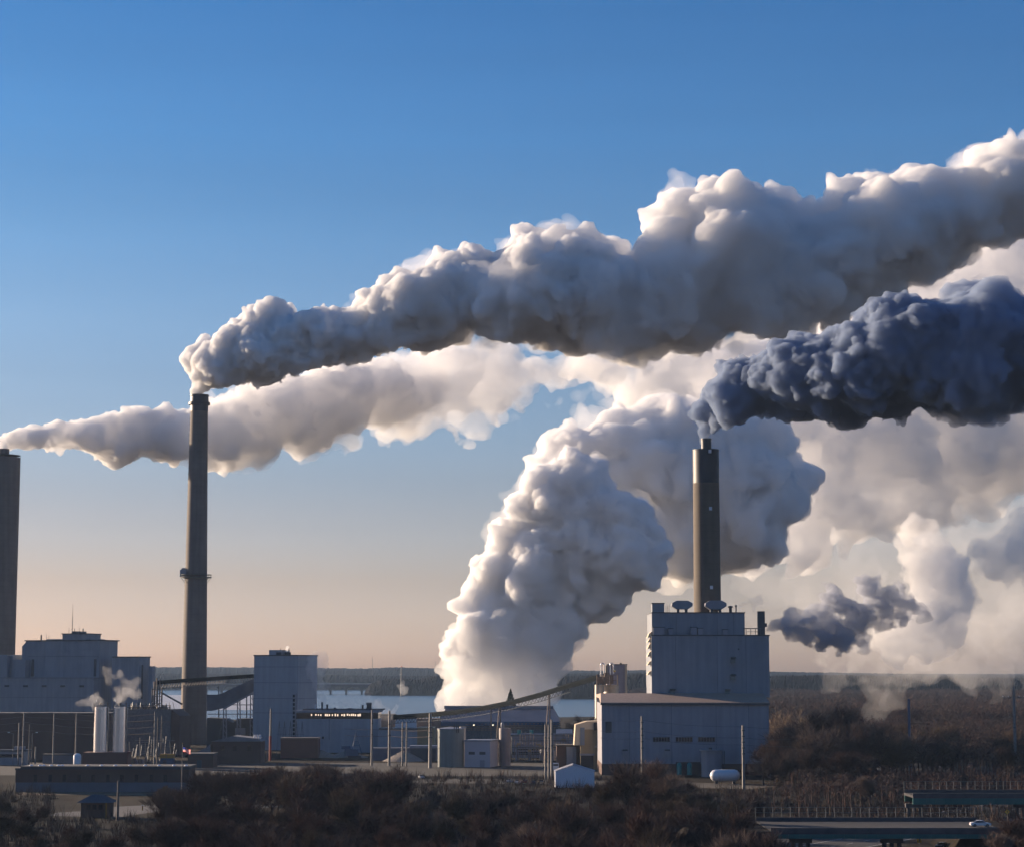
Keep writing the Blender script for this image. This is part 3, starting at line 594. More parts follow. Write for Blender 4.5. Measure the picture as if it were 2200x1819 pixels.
# conveyor gallery
CP_ = [(1283, 1455), (1225, 1471), (1160, 1492), (1100, 1508), (1040, 1520), (980, 1529), (920, 1535), (845, 1540)]
t = T('coal_conveyor', 'long dark covered conveyor rising to the right onto the banded silos', 'conveyor', 1060, 940)
def cpt(x, y, D): v = P(x, y, D); return (v.x - t.X, v.y - t.D, v.z)
pts = [Vector(cpt(x, y, 866 + (1283 - x) * .32)) for x, y in CP_]
m_cover = mat('dark_conveyor_cover', (.010, .014, .018), rough=.95, spec=.05)
b = t.mb()
for p, q in zip(pts, pts[1:]):
    h = 1.15; w_ = 1.3
    b.add([(p.x, p.y - w_, p.z - h), (q.x, q.y - w_, q.z - h), (q.x, q.y - w_, q.z + h * .5), (p.x, p.y - w_, p.z + h * .5), (p.x, p.y + w_, p.z - h), (q.x, q.y + w_, q.z - h), (q.x, q.y + w_, q.z + h * .5), (p.x, p.y + w_, p.z + h * .5), (q.x, q.y, q.z + h), (p.x, p.y, p.z + h)],
          [(1, 0, 3, 2), (4, 5, 6, 7), (0, 1, 5, 4), (2, 3, 9, 8), (7, 6, 8, 9)])
b.build('gallery', m_cover)
b = t.mb()
for p, q in list(zip(pts, pts[1:]))[1:]:
    n = max(2, int((q - p).length / 2.6))
    for w_ in (-1.1, 1.1):
        dn = Vector((0, w_, -2.9)); up = Vector((0, w_, -1.1)); b.tube(p + dn, q + dn, .13, seg=4)
        for k in range(n):
            a = p.lerp(q, k / n); c_ = p.lerp(q, (k + .5) / n); e = p.lerp(q, (k + 1) / n); b.tube(a + up, c_ + dn, .09, seg=4); b.tube(c_ + dn, e + up, .09, seg=4)
b.build('truss', m_frame)
for x, y in ((1181, 1486), (1075, 1514), (1055, 1518), (842, 1541)):
    v = Vector(cpt(x, y, 866 + (1283 - x) * .32)); b = t.mb()
    for w_ in (-1.4, 1.4): b.tube((v.x, v.y + w_ * 1.6, 0), (v.x, v.y + w_, v.z - 1.0), .3, seg=6)
    for k in range(4): b.tube((v.x, v.y - 2, v.z * k / 4), (v.x, v.y + 1.6, v.z * (k + 1) / 4.3), .12, seg=4)
    if x in (1075, 1181): b.tube((v.x - 2.5, v.y, 0), (v.x - .5, v.y, v.z - 1), .22, seg=5)
    b.build('trestle', m_rust)
# steel poles
def mono(x0, x1, yt_, yb_, D, lb, cat='pole', m=None, group=None, arms=0, name='steel_pole', band=2):
    t = T(name, lb, cat, (x0 + x1) / 2, D, y=(yt_ + yb_) / 2, group=group); r = max(.16, (x1 - x0) / 2 * D / FPX)
    h = t.z(yt_); b = t.mb(); b.cyl(0, 0, 0, h, r * 1.15, r * .85, seg=12); b.build('shaft', m or m_steel, smooth=True)
    for k in range(band):
        zc = h * (.55 + .09 * k if band > 2 else .55 + .2 * k); b = t.mb(); b.cyl(0, 0, zc, zc + .35, r * 1.35, seg=10); b.build('collar', m_dark)
    if arms:
        b = t.mb(); b.tube((-arms, 0, h * .88), (arms, 0, h * .88), .16, seg=5); b.build('crossarm', m_frame)
        b = t.mb()
        for q in (-arms, -arms * .5, arms * .5, arms): b.lathe(q, 0, [(.1, h * .88 + .1), (.18, h * .88 + .3), (.1, h * .88 + .6)], 8)
        b.build('insulator', m_wtank)
    return t
GP = 'tall steel poles across the middle of the plant'
mono(797, 801, 1524, 1640, 880, 'steel pole before the right end of the strip-window building', group=GP)
mono(834, 839, 1526, 1640, 880, 'slightly thinner pole where the conveyor starts', group=GP)
mono(863, 866, 1550, 1641, 878, 'short slim pole, left one of a close pair left of the thick steel pole', group=GP, band=1)
mono(872, 875, 1550, 1641, 878, 'short slim pole, right one of a close pair left of the thick steel pole', group=GP, band=1)
mono(921, 928, 1531, 1648, 858, 'thick steel pole with sunlit edge under the conveyor', group=GP, band=4)
mono(1170, 1174, 1555, 1672, 770, 'pale steel pole, left one of three beside the white tent', group=GP)
mono(1177, 1181, 1556, 1672, 772, 'steel pole, middle one of three beside the white tent', group=GP)
mono(1183, 1188, 1545, 1670, 776, 'darker steel pole, right one of three beside the white tent', group=GP)
mono(1377, 1382, 1538, 1686, 716, 'steel utility pole standing before the left part of the boiler house', group='utility poles before the boiler house', band=5)
mono(1594, 1600, 1557, 1690, 704, 'steel utility pole standing before the right part of the boiler house', group='utility poles before the boiler house', band=5)
mono(1951, 1957, 1500, 1668, 770, 'tall bare steel pole with no arms at the edge of the right-hand woods', m=mat('blue_steel_paint', (.07, .10, .16), rough=.5), band=0)
mono(2177, 2183, 1473, 1668, 770, 'tall pole with one crossarm near the right frame edge', arms=4, band=1, name='transmission_pole')
GL = 'thin poles in front of the left-hand power house'
for k, (x, a, b_, D_, lb) in enumerate(((50, 1530, 1641, 872, 'thin pole left of the brown shed wall, nearest the frame edge'), (115, 1530, 1641, 872, 'thin pole midway along the brown wall'), (163.5, 1531, 1617, 890, 'thin pole rising behind the small white capsule tank'), (332, 1528, 1642, 870, 'thickest of the poles right of the silver tanks'), (338.5, 1540, 1642, 872, 'slim brown pole close beside the thick one'), (347, 1536, 1628, 885, 'slim brown pole above the ochre container'), (63, 1555, 1641, 875, 'short brown pole right of the thin pole by the frame edge'), (40, 1552, 1640, 876, 'short pole left of the thin pole by the frame edge'), (76, 1603, 1640, 876, 'very short grey post by the street lamps'))):
    mono(x - 1.5, x + 1.5, a, b_, D_, lb, group=GL, band=1 if k < 4 else 0, m=m_wood if k in (4, 5, 6) else m_steel)
for x, y, s_ in ((24, 1573, 1), (73, 1573, -1)):
    t = T('street_lamp', 'curved street lamp before the brown wall, %s' % ('near the left frame edge' if s_ > 0 else 'right of the thin poles'), 'street lamp', x + 4 * s_, 876, group='street lamps by the brown wall')
    h = t.z(y); b = t.mb(); b.cyl(0, 0, 0, h - .3, .12, .09, seg=8); b.tube((0, 0, h - .4), (-1.6 * s_, -.3, h + .1), .07, seg=6); b.build('post', m_steel); b = t.mb(); b.box(-1.9 * s_ - .4, -1.9 * s_ + .4, -.6, 0, h, h + .25); b.build('lamp_head', m_wtank)
# wires
def wire(pts, lb, r=.06, m=None, group='overhead power lines'):
    v = [P(*p) for p in pts]; b = MB()
    for p, q in zip(v, v[1:]):
        n = 10; prev = p
        for k in range(1, n + 1):
            f = k / n; c_ = p.lerp(q, f); c_.z -= 4 * f * (1 - f) * (q - p).length * .02; b.tube(prev, c_, r, seg=3); prev = c_
    tag(b.build('power_line', m or m_rust), lb, 'wire', group)
for k, (a, b_, c_, lb) in enumerate(((1528, 1530, 1533, 'topmost wire across the brown wall'), (1538, 1541, 1546, 'second wire from the top across the brown wall'), (1550, 1556, 1560, 'third wire from the top across the brown wall'), (1566, 1571, 1573, 'lowest wire across the brown wall'))):
    wire([(-60, a + 8, 868), (50, a, 872), (115, b_, 872), (163.5, b_ + 4, 890), (332, c_, 870)], lb, r=.07)
for k, y in enumerate((1545, 1569, 1584)):
    wire([(1290, y, 728), (1379, y + 1, 716), (1597, y + 15, 704), (1700, y + 18, 698)], ('topmost', 'middle', 'lowest')[k] + ' of three wires crossing the boiler house front', r=.05, m=m_black)
for k, y in enumerate((1566, 1580)):
    wire([(740, y - 2, 884), (799, y, 880), (836, y, 880), (924, y + 1, 858)], ('upper', 'lower')[k] + ' cable sagging between the poles under the conveyor start', r=.10)
# ------------------------------------------------------------------ left power house
t = T('power_house', 'wide blue grey power house on the left, stepped tower with antennas above a podium', 'power plant', 130, 1050, rz=-20)
def tri(m_, name, x0, x1, yt_, yb_, d0, xs=None, depth=None, parent=None):
    """a block by its front edges; the right-hand side runs back to photo column xs"""
    b = t.mb(); y = (yt_ + (yb_ or 1560)) / 2; a, c_ = t.u(x0, y, d0), t.u(x1, y, d0); d1 = depth if depth else t.dd(xs, y, c_)
    b.box(a, c_, d0, d1, 0 if yb_ is None else t.z(yb_, d0), t.z(yt_, d0)); return b.build(name, m_, parent=parent), a, c_, d1
_, a0, a1, dT = tri(m_blue, 'tower_wall', 53, 212, 1376, None, 8, xs=251)
b = t.mb(); b.box(a0 - .6, a1 + .8, 7.6, dT + .6, t.z(1376, 8), t.z(1373.5, 8)); b.build('tower_coping', m_dark)
b = t.mb(); b.prism([(a0 - .05, t.z(1392, 8)), (a0 - .05, t.z(1378, 8)), (a0 - 2.2, t.z(1387, 8)), (a0 - 2.2, t.z(1392, 8))][::-1], 8, dT); b.box(a0 - 2.2, a0 - .05, 8.05, dT, 0, t.z(1392, 8)); b.build('tower_shoulder', m_blue)
tri(m_blue, 'tower_step', 100, 195, 1371.5, 1376, 10, depth=dT - 2)
_, p0, p1, _d = tri(m_blue, 'penthouse', 134, 186, 1361, 1374, 9, depth=dT - 3)
b = t.mb(); b.box(p0 - .4, p1 + .5, 8.6, dT - 2.6, t.z(1361, 8), t.z(1359.4, 8)); b.build('penthouse_coping', m_dark)
tri(m_dark, 'roof_monitor', 154, 168, 1355, 1360, 12, depth=20)
b = t.mb()
for x in (70, 204): b.pbox(x - 2.5, x + 2, 1415, 1452, 7.7, 8.02)
b.build('louver_strip', m_dark)
b = t.mb(); b.pbox(60, 211, 1408.5, 1409.6, 7.8, 8.02); b.build('panel_joint', m_seam)
_, q0, q1, dP = tri(m_blue, 'podium_wall', -70, 200, 1456, None, 0, xs=225)
b = t.mb(); b.box(q0, q1 + .4, -.4, dP, t.z(1456), t.z(1454.5)); b.build('podium_coping', m_seam)
b = t.mb(); b.pbox(-60, 199, 1497, 1498, -.15, .02); b.build('podium_joint', m_seam)
for x in (-26, 14, 54, 94, 134, 175):
    b = t.mb(); b.pbox(x - 4.5, x + 4.5, 1471, 1475, -.5, -.02); b.build('vent', m_dark)
b = t.mb(); b.pbox(27, 54, 1416, None, 4, 16, ym=1440); b.pbox(-30, 14, 1405, None, 2, 16, ym=1440); b.pbox(14, 27, 1407, None, 5, 15, ym=1440); b.build('side_block', m_blue)
# roof masts of the power house
for x, y0, y1, D_, lb, w_ in ((88, 1374, 1363, 1065, 'short dark roof flue near the left end of the stepped tower', .5), (100, 1373, 1361, 1065, 'thin rod on the stepped tower', .12), (148, 1360, 1348, 1070, 'short rod left of the tallest antenna', .12), (155, 1356, 1296, 1070, 'tallest lattice antenna on the stepped tower', .22), (160, 1356, 1349, 1070, 'stub mast just right of the tallest antenna', .2), (170, 1358, 1348, 1070, 'thin rod right of the roof monitor', .12), (178, 1360, 1349, 1068, 'short roof flue at the right end of the penthouse', .4), (105, 1373, 1364, 1065, 'short thin rod beside the longer one', .12)):
    r = T('roof_antenna', lb, 'antenna', x, D_, y=y0, group='masts on the stepped tower'); r.zb = r.z(y0 + 3); r.o.location.z = r.zb
    h = r.z(y1); b = r.mb(); b.cyl(0, 0, 0, h, w_, w_ * (.25 if h > 8 else .9), seg=6); b.build('rod', m_frame)
    if h > 8: b = r.mb(); [b.tube((-.6, 0, h * .12 * k), (.6, 0, h * .12 * (k + .5)), .08, seg=4) for k in range(5)]; b.build('lattice', m_frame)
t = T('turbine_tower', 'dark blue boxy tower with tan right face beside the stepped power house', 'power plant', 290, 1045, rz=-20)
_, a0, a1, d1_ = tri(m_blue, 'wall', 240, 297, 1411, None, 0, xs=321)
b = t.mb(); b.box(a0, a1 + .4, -.4, d1_ + .4, t.z(1411), t.z(1409)); b.build('coping', m_dark)
b = t.mb(); b.box(a1 + .02, a1 + .3, d1_ * .25, d1_ * .35, t.z(1500), t.z(1427)); b.build('louver_strip', m_dark)
_, a2, a3, d2_ = tri(m_blue, 'step_wall', 318, 326, 1430, None, 4, xs=333)
t = T('coal_bunker', 'low dark building topped with railings and pipework behind the silver tanks', 'building', 320, 985, rz=-8)
b = t.mb(); b.pbox(225, 366, 1523, None, 0, 20); b.build('wall', m_frame)
b = t.mb(); a1 = t.u(366, 1560); b.prism([(a1 + .02, 0), (a1 + 4.2, 0), (a1 + 4.2, t.z(1537)), (a1 + .02, t.z(1523))], 1, 19); b.build('sloped_end', m_brick2)
b = t.mb(); rnd = random.Random(5)
for k in range(46):
    x = 272 + k * 2.05; h = rnd.uniform(1.0, 3.4); b.tube((t.u(x, 1520), rnd.uniform(0, 8), t.z(1523) - .1), (t.u(x, 1520), rnd.uniform(0, 8), t.z(1523) + h), .12, seg=4)
for z_ in (1.0, 2.0): b.tube((t.u(275, 1520), 0, t.z(1523) + z_), (t.u(364, 1520), 0, t.z(1523) + z_), .1, seg=4)
b.build('railing', m_black)
for k in range(7):
    b = t.mb(); x = 276 + k * 12; b.pbox(x, x + rnd.uniform(3, 7), 1523 - rnd.uniform(3, 9), 1523.2, 3, 7); b.build('roof_unit', rnd.choice([m_dark, m_rust, m_frame]))
b = t.mb(); b.pbox(300, 360, 1588, 1589.5, -.3, 0); b.pbox(275, 320, 1576, 1577.5, -.3, 0); b.pbox(270, 366, 1549, 1550, -.3, 0); b.build('pipe_run', m_rust)
t = T('pipe_tower', 'lattice of rusty vertical pipes between the tan-sided tower and the tall chimney', 'pipework', 338, 1010)
b = t.mb()
for k, x in enumerate((327, 331, 335, 338, 342, 346)):
    h = t.z((1478, 1463, 1456, 1470, 1458, 1475)[k]); b.tube((t.u(x, 1500), k % 3, 0), (t.u(x, 1500), k % 3, h), (.3, .5, .35, .45, .3, .4)[k], seg=8)
b.build('pipe', m_rust, smooth=True); b = t.mb()
for y in (1480, 1495, 1510): b.ptube(326, y, 348, y, .2, d=-.5); b.ptube(326, y, 348, y - 9, .12, d=-.6)
b.build('platform', m_frame)
t = T('brown_wall_building', 'long plain brown walled building below the left-hand podium', 'building', 130, 935)
b = t.mb(); b.pbox(-80, 238, 1533, None, 0, 18); b.build('wall', m_brick2); b = t.mb(); b.pbox(-80, 239, 1530.5, 1533, -.3, 18.3); b.build('roof', m_dkroof)
t = T('yard_office', 'small blue flat-roofed office at the left frame edge', 'building', 25, 885)
b = t.mb(); b.pbox(-40, 56, 1613, None, 0, 8); b.build('wall', m_blue); b = t.mb(); b.pbox(-42, 58, 1610, 1613, -.4, 8.4); b.build('roof', m_dark)
b = t.mb(); b.pbox(-30, 50, 1619, 1626, -.1, .02); b.build('window_band', m_glass); b = t.mb(); b.pbox(30, 52, 1603, 1610, 1, 4); b.build('roof_unit', m_pale)
t = T('yard_store', 'low grey store between the thin poles before the brown wall', 'building', 125, 900)
b = t.mb(); b.pbox(92, 160, 1621, None, 0, 6); b.build('wall', mat('slate_panel', (.16, .17, .20), rough=.7)); b = t.mb(); b.pbox(90, 161, 1619, 1621, -.3, 6.3); b.build('roof', m_dkroof)
# silver tanks
for x0, x1, lb in ((202, 233, 'left silver upright tank with bright sunlit edge on the brown brick base'), (243, 273, 'right silver upright tank, its edge dimmer, on the brown brick base')):
    t = T('silver_tank', lb, 'tank', (x0 + x1) / 2, 872, group='silver tanks on the brick base', y=1560); t.zb = t.z(1615); t.o.location.z = t.zb
    b = t.mb(); b.pcyl(x0, x1, 1517, 1615, 0, 40); b.build('shell', m_silver, smooth=True)
    b = t.mb(); b.pcyl(x0 + .5, x1 - .5, 1512, 1517, 0, 32, prof=lambda r, z0, z1: [(r, z0 - .1), (r * .75, (z0 + z1) / 2 + .2), (r * .3, z1), (.1, z1)]); b.build('dome', m_dark, smooth=True)
    for x in (x0 + 1.5, x1 - 1.5):
        b = t.mb(); b.ptube(x, 1615, x, 1508, .22, d=-1.4); b.build('riser_pipe', m_rust if x > x0 + 5 else m_steel)
    b = t.mb(); b.pcyl((x0 + x1) / 2 - 4, (x0 + x1) / 2 + 3, 1509, 1513, -1, 10); b.build('relief_valve', m_black)
    b = t.mb(); b.pcyl((x0 + x1) / 2 - 11, (x0 + x1) / 2 - 9, 1502, 1506, -1, 8); b.build('warning_lamp', m_wtank)
t = T('brick_block', 'dark brown brick block carrying the two silver tanks', 'building', 226, 867, y=1630)
b = t.mb(); b.pbox(178, 274, 1615.3, None, -1, 9); b.build('wall', m_brick)
t = T('capsule_tank', 'small white upright capsule tank left of the brick base', 'tank', 166.5, 864, y=1630)
b = t.mb(); b.pcyl(158, 175, 1617, None, 0, 24, prof=lambda r, z0, z1: [(r, z0), (r, z1 - r * .8), (r * .86, z1 - r * .4), (r * .5, z1 - r * .1), (.1, z1)]); b.build('shell', m_wtank, smooth=True)
b = t.mb(); b.ptube(176, 1643, 176, 1619, .15, d=-.3); b.build('pipe', m_rust)
# switchyard
t = T('switchyard', 'thicket of grey steel switchgear frames right of the silver tanks', 'substation', 310, 882)
rnd = random.Random(9)
b = t.mb()
for k in range(22): x = 277 + k * 4.6; h = t.z(rnd.uniform(1578, 1612)); b.tube((t.u(x, 1620), rnd.uniform(-2, 14), 0), (t.u(x, 1620), rnd.uniform(-2, 14), h), .14, seg=4)
b.build('frame_post', m_frame)
b = t.mb()
for k in range(9): y = 1590 + k * 4; b.ptube(277 + rnd.uniform(0, 20), y, 380 - rnd.uniform(0, 30), y, .1, d=rnd.uniform(0, 10), seg=4)
b.build('busbar', m_steel)
for k in range(10):
    b = t.mb(); x = 280 + k * 6.2; b.pbox(x, x + rnd.uniform(3, 5), rnd.uniform(1624, 1634), None, 0, 2); b.build('switch_cabinet', rnd.choice([m_pale, m_frame, m_steel]))
t = T('transformer_box', 'blue container under the ochre one beside the switchyard', 'container', 358, 874); b = t.mb(); b.pbox(344, 372, 1628, None, 0, 4); b.build('body', m_bluep); b = t.mb(); b.pbox(350, 358, 1631, None, -.1, .02); b.build('door', m_dark)
t = T('ochre_container', 'flat ochre container stacked on the blue one', 'container', 358, 876, y=1624); t.zb = t.z(1628); t.o.location.z = t.zb; b = t.mb(); b.pbox(343, 373, 1619, 1628, -.8, 3.6); b.build('body', m_yel); b = t.mb(); b.pbox(357, 358, 1620, 1627, -.9, -.78); b.build('door_bar', m_rust)
# long low building in front
t = T('long_office', 'long low brown flat-roofed building with narrow dark windows, nearest on the left', 'building', 215, 690, y=1670)
b = t.mb(); b.pbox(33, 405, 1652, 1680, 0, 14, ym=1670); b.build('wall', m_brick2)
b = t.mb(); b.pbox(34, 404, 1680, None, -.25, 14, ym=1670); b.build('plinth', mat('grey_block_plinth', (.14, .14, .17), rough=.9, nv=.15))
b = t.mb(); b.pbox(44, 407, 1645, 1652, -.6, 14.6, ym=1650); b.build('roof', m_dkroof)
b = t.mb(); b.box(t.u(33, 1650), t.u(45, 1650), -.5, 14, t.z(1653), t.z(1649)); b.build('roof_step', m_dkroof)
for x in (76, 108, 138, 170, 200, 232, 262, 293, 325, 355):
    b = t.mb(); b.pbox(x - 3.5, x + 3.5, 1663, 1678, -.12, .02); o = b.build('window', m_glass); b = t.mb(); b.pbox(x - 4.2, x + 4.2, 1678, 1679.5, -.3, -.02); b.build('sill', m_deck, parent=o)
for x in (67, 86, 94, 110, 126, 134, 188, 218, 248, 280, 312, 342, 374, 400):
    b = t.mb(); b.pcyl(x - 4.5, x + 4.5, 1641.5, 1645, 3, 14, prof=lambda r, z0, z1: [(r, z0), (r, z0 + .15), (r * .75, (z0 + z1) / 2 + .1), (r * .3, z1), (.05, z1)]); b.build('skylight_dome', m_wtank, smooth=True)
t = T('flagpole', 'slim flagpole before the tall chimney base', 'flagpole', 391, 628, y=1660)
zt_ = t.z(1597); b = t.mb(); b.cyl(0, 0, 0, zt_, .13, .07, seg=8); b.build('pole', m_steel, smooth=True); b = t.mb(); b.lathe(0, 0, [(.05, zt_), (.16, zt_ + .12), (.16, zt_ + .2), (.05, zt_ + .33)], 8); b.build('finial', m_yel)
t2 = T('flag', 'small striped red and white flag with blue corner flying from the slim flagpole', 'flag', 393, 628, y=1609); t2.zb = t2.z(1609); t2.o.location.z = t2.zb
def fl(u, v): return (u, math.sin(u * 2.6 + v * .5) * .35, v - .28 * u + .12 * math.sin(u * 2.6))
L_, H_ = 2.3, 1.35; nx = 14; ST = 13
red, wht, blu = MB(t2), MB(t2), MB(t2)
for i in range(nx):
    for j in range(ST):
        a, c_ = L_ * i / nx, L_ * (i + 1) / nx; e, f_ = H_ * (j / ST - .5), H_ * ((j + 1) / ST - .5)
        tgt = blu if (i < 6 and j > 5) else (red if j % 2 == 0 else wht); tgt.add([fl(a, e), fl(c_, e), fl(c_, f_), fl(a, f_)], [(0, 1, 2, 3)])
def cloth(name, col):
    m = bpy.data.materials.new(name); m.use_nodes = True; nt = m.node_tree; nt.nodes.clear(); o = N(nt, 'ShaderNodeOutputMaterial'); d = N(nt, 'ShaderNodeBsdfDiffuse', Color=(*col, 1)); tr = N(nt, 'ShaderNodeBsdfTranslucent', Color=(*col, 1)); x = N(nt, 'ShaderNodeMixShader', Fac=.55)
    nt.links.new(d.outputs[0], x.inputs[1]); nt.links.new(tr.outputs[0], x.inputs[2]); nt.links.new(x.outputs[0], o.inputs[0]); return m
red.build('red_stripes', cloth('flag_red', (.85, .05, .05))); wht.build('white_stripes', cloth('flag_white', (.9, .85, .8))); blu.build('blue_corner', cloth('flag_blue', (.05, .07, .3)))
t = T('gatehouse', 'small gatehouse with dark hipped roof among the bushes', 'gatehouse', 206, 570, y=1730)
b = t.mb(); b.pbox(174, 236, 1722, None, 0, 5.5, ym=1730); b.build('wall', m_brick2); b = t.mb(); a, c_ = t.u(166, 1722), t.u(244, 1722); z0, z1 = t.z(1723), t.z(1707)
b.add([(a, -1.2, z0), (c_, -1.2, z0), (c_, 6.7, z0), (a, 6.7, z0), (a + 3.4, 2.8, z1), (c_ - 3.4, 2.8, z1)], [(0, 1, 5, 4), (1, 2, 5), (2, 3, 4, 5), (3, 0, 4), (3, 2, 1, 0)]); b.build('roof', mat('dark_blue_shingles', (.05, .065, .09), rough=.85, ns=2, nv=.3))
for x in (190, 203, 216): b = t.mb(); b.pbox(x - 4, x + 4, 1728, 1738, -.1, .02); b.build('window', m_glass)
b = t.mb(); b.pbox(228, 231, 1723, None, -.3, -.02); b.build('orange_post', m_yel)
mono(251, 256, 1676, 1752, 560, 'dark wooden pole right of the gatehouse', m=m_wood, band=0, name='wooden_pole')
t = T('gas_cabinet', 'small ochre post marker on the road near the gatehouse', 'marker post', 306, 600, y=1740); b = t.mb(); b.box(-.15, .15, -.15, .15, 0, 1.3); b.build('post', m_yel); b = t.mb(); b.box(-.18, .18, -.18, .18, 1.3, 1.5); b.build('cap', m_wtank)

# ------------------------------------------------------------------ centre left
t = T('crusher_house', 'tall plain white blue box building right of the tall chimney, ladder strip on its corner', 'building', 610, 1050, rz=-20)
_, a0, a1, d1_ = tri(m_white, 'wall', 545, 640, 1408, None, 0, xs=681)
b = t.mb(); b.box(a0 - .3, a1 + .4, -.3, d1_ + .3, t.z(1408), t.z(1405.5)); b.build('coping', m_dark)
b = t.mb()
for y in (1432, 1466, 1500, 1531): b.box(a0, a1 + .12, -.14, d1_, t.z(y), t.z(y - 1.0))
b.build('panel_joint', m_seam)
tri(m_white, 'penthouse', 578, 604, 1395, 1405.4, 4, depth=14)
b = t.mb()
for k in range(11): b.pbox(629, 633, 1491 + k * 9, 1497 + k * 9, -.5, -.15)
b.build('stair_openings', m_black); b = t.mb(); b.pbox(634.5, 638.5, 1488, None, -.5, -.15); b.build('stair_side', m_pale)
for k, (x0, x1) in enumerate(((594, 605), (612, 624))):
    r = T('roof_exhaust', ('dark low exhaust box against the crusher house penthouse', 'dark low exhaust box venting white steam on the crusher house roof')[k], 'roof vent', (x0 + x1) / 2, 1056, y=1400, group='exhaust boxes on the crusher house'); r.zb = r.z(1405.5); r.o.location.z = r.zb
    b = r.mb(); b.box(r.u(x0, 1400), r.u(x1, 1400), -1, 3, -.1, r.z(1400)); b.build('box', m_black); b = r.mb(); b.tube((0, 0, r.z(1400)), (.8, 0, r.z(1392)), .15, seg=5); b.build('pipe', m_black)
t = T('strip_window_building', 'long blue building with a dark window strip under a thin pale roof', 'building', 725, 1020)
b = t.mb(); b.pbox(637, 812, 1543, None, 0, 26); b.build('wall', m_white)
b = t.mb(); b.pbox(636.6, 812.4, 1530, 1543, -.1, 25.8); st_ = b.build('window_strip', m_glass)
b = t.mb(); b.pbox(634, 815, 1525, 1530, -1.2, 26.5); b.build('roof_edge', m_pale); b = t.mb(); b.pbox(650, 822, 1522.5, 1524.9, 3, 24); b.build('roof', m_dkroof)
m_lit = mat('lit_window', (.5, .42, .33), rough=.5, emit=(1.0, .75, .55, .55))
rnd = random.Random(3)
for x in (668, 677, 683, 688, 698, 702, 706, 713, 719, 724, 733, 738, 745, 750, 754, 758, 762, 768, 772):
    b = t.mb(); b.pbox(x, x + rnd.uniform(2.2, 3.6), 1532 + rnd.uniform(0, 1.2), 1537 + rnd.uniform(-1, .6), -.2, -.105); b.build('lit_pane', m_lit, parent=st_)
b = t.mb(); b.pbox(706, 709, 1543, 1588, -.5, -.02); b.build('downpipe', m_blue); b = t.mb(); b.pcyl(692, 696, 1581, 1586, -.5, 8); b.build('wall_vent', m_black)
for k, (x0, x1, y) in enumerate(((676, 679, 1511), (700, 706, 1512), (690, 694, 1507), (776, 782, 1513), (785, 801, 1508), (716, 723, 1519), (745, 760, 1520))):
    r = T('roof_fan', ('thin white rooftop stub beside the smoking vent', 'square black rooftop fan', 'tapered black rooftop cowl', 'small dark rooftop box near the right end', 'large dark rooftop housing at the right end', 'flat rooftop hatch', 'long flat rooftop hatch')[k] + ' of the strip-window building', 'roof vent', (x0 + x1) / 2, 1030, y=1520, group='roof vents of the strip-window building'); r.zb = r.z(1523); r.o.location.z = r.zb
    h = r.z(y); w_ = (x1 - x0) / 2 * .236; b = r.mb(); b.lathe(0, 0, [(w_, -.2), (w_ * .85, h * .7)], 4 if k != 2 else 10, a0=math.pi / 4); b.build('base', m_black if k else m_wtank); b = r.mb(); b.lathe(0, 0, [(w_ * 1.15, h * .7), (w_ * .9, h)], 4 if k != 2 else 10, a0=math.pi / 4); b.build('hood', m_dark if k else m_wtank)
t = T('blue_annex', 'lower blue annex with an end wall tinted for warm light under the conveyor start', 'building', 870, 1000)
b = t.mb(); b.pbox(812.5, 896, 1566, None, 0, 20); b.build('wall', m_white); b = t.mb(); b.pbox(896.1, 934, 1562, None, 1, 19); b.build('warm_lit_end_wall', m_tan, label='end wall tinted for warm light'); b = t.mb(); b.pbox(814, 897, 1563.5, 1566, -.4, 20.4); b.build('roof', m_dark)  # tan on the end wall paints in warm light from the right
t = T('white_block', 'bright white windowless block behind the sagging cables', 'building', 872, 1060); b = t.mb(); b.pbox(849, 893, 1543, None, 0, 12); b.build('wall', m_wtank); b = t.mb(); b.pbox(848, 894, 1541.5, 1543, -.2, 12.2); b.build('coping', m_pale)
t = T('tan_hall', 'tan industrial hall behind the white block', 'building', 890, 1090); b = t.mb(); b.pbox(816, 848, 1537, None, 0, 12); b.pbox(894, 945, 1543, None, 0, 16); b.build('wall', mat('dull_tan_wall', (.22, .17, .14), rough=.8)); b = t.mb(); b.pbox(815, 849, 1533, 1537, 1, 12.5); b.build('roof', m_dkroof)
t = T('low_dark_garage', 'low dark garage with pale roof edge left of the green tank', 'garage', 885, 930); b = t.mb(); b.pbox(800, 938, 1606, None, 0, 10); b.build('wall', mat('slate_blue_wall', (.12, .13, .17), rough=.8)); b = t.mb(); b.pbox(880, 940, 1601, 1605.9, -.4, 10.4); b.build('roof', m_pale); b = t.mb(); b.pbox(882, 936, 1608, None, -.12, .02); b.build('door', m_dark)
for x, y, D_, lb in ((745, 1612, 965, 'pale conical sand pile nearest the strip-window building'), (688, 1611, 970, 'flatter brown pile right of the brick box'), (868, 1612, 925, 'grey conical pile behind the close pair of poles')):
    r = D_ * 30 / FPX; t = T('material_pile', lb, 'pile', x, D_, group='conical material piles'); b = t.mb(); rnd = random.Random(x); h = t.z(y)
    b.lathe(0, 0, [(r * 1.5, 0), (r * 1.0, h * .33), (r * .45, h * .75), (r * .12, h)], 24); b.v = [(q + rnd.uniform(-.3, .3), w_ + rnd.uniform(-.3, .3), max(0, z_ + rnd.uniform(-.2, .2))) for q, w_, z_ in b.v]; b.build('heap', mat('sandy_gravel', (.24, .20, .17), rough=.95, ns=1.0, nv=.2), smooth=True)
    b = t.mb(); b.lathe(r * .9, -1.5, [(r * .6, 0), (r * .3, h * .3), (.1, h * .45)], 14); b.build('spill', MATS['sandy_gravel'], smooth=True)
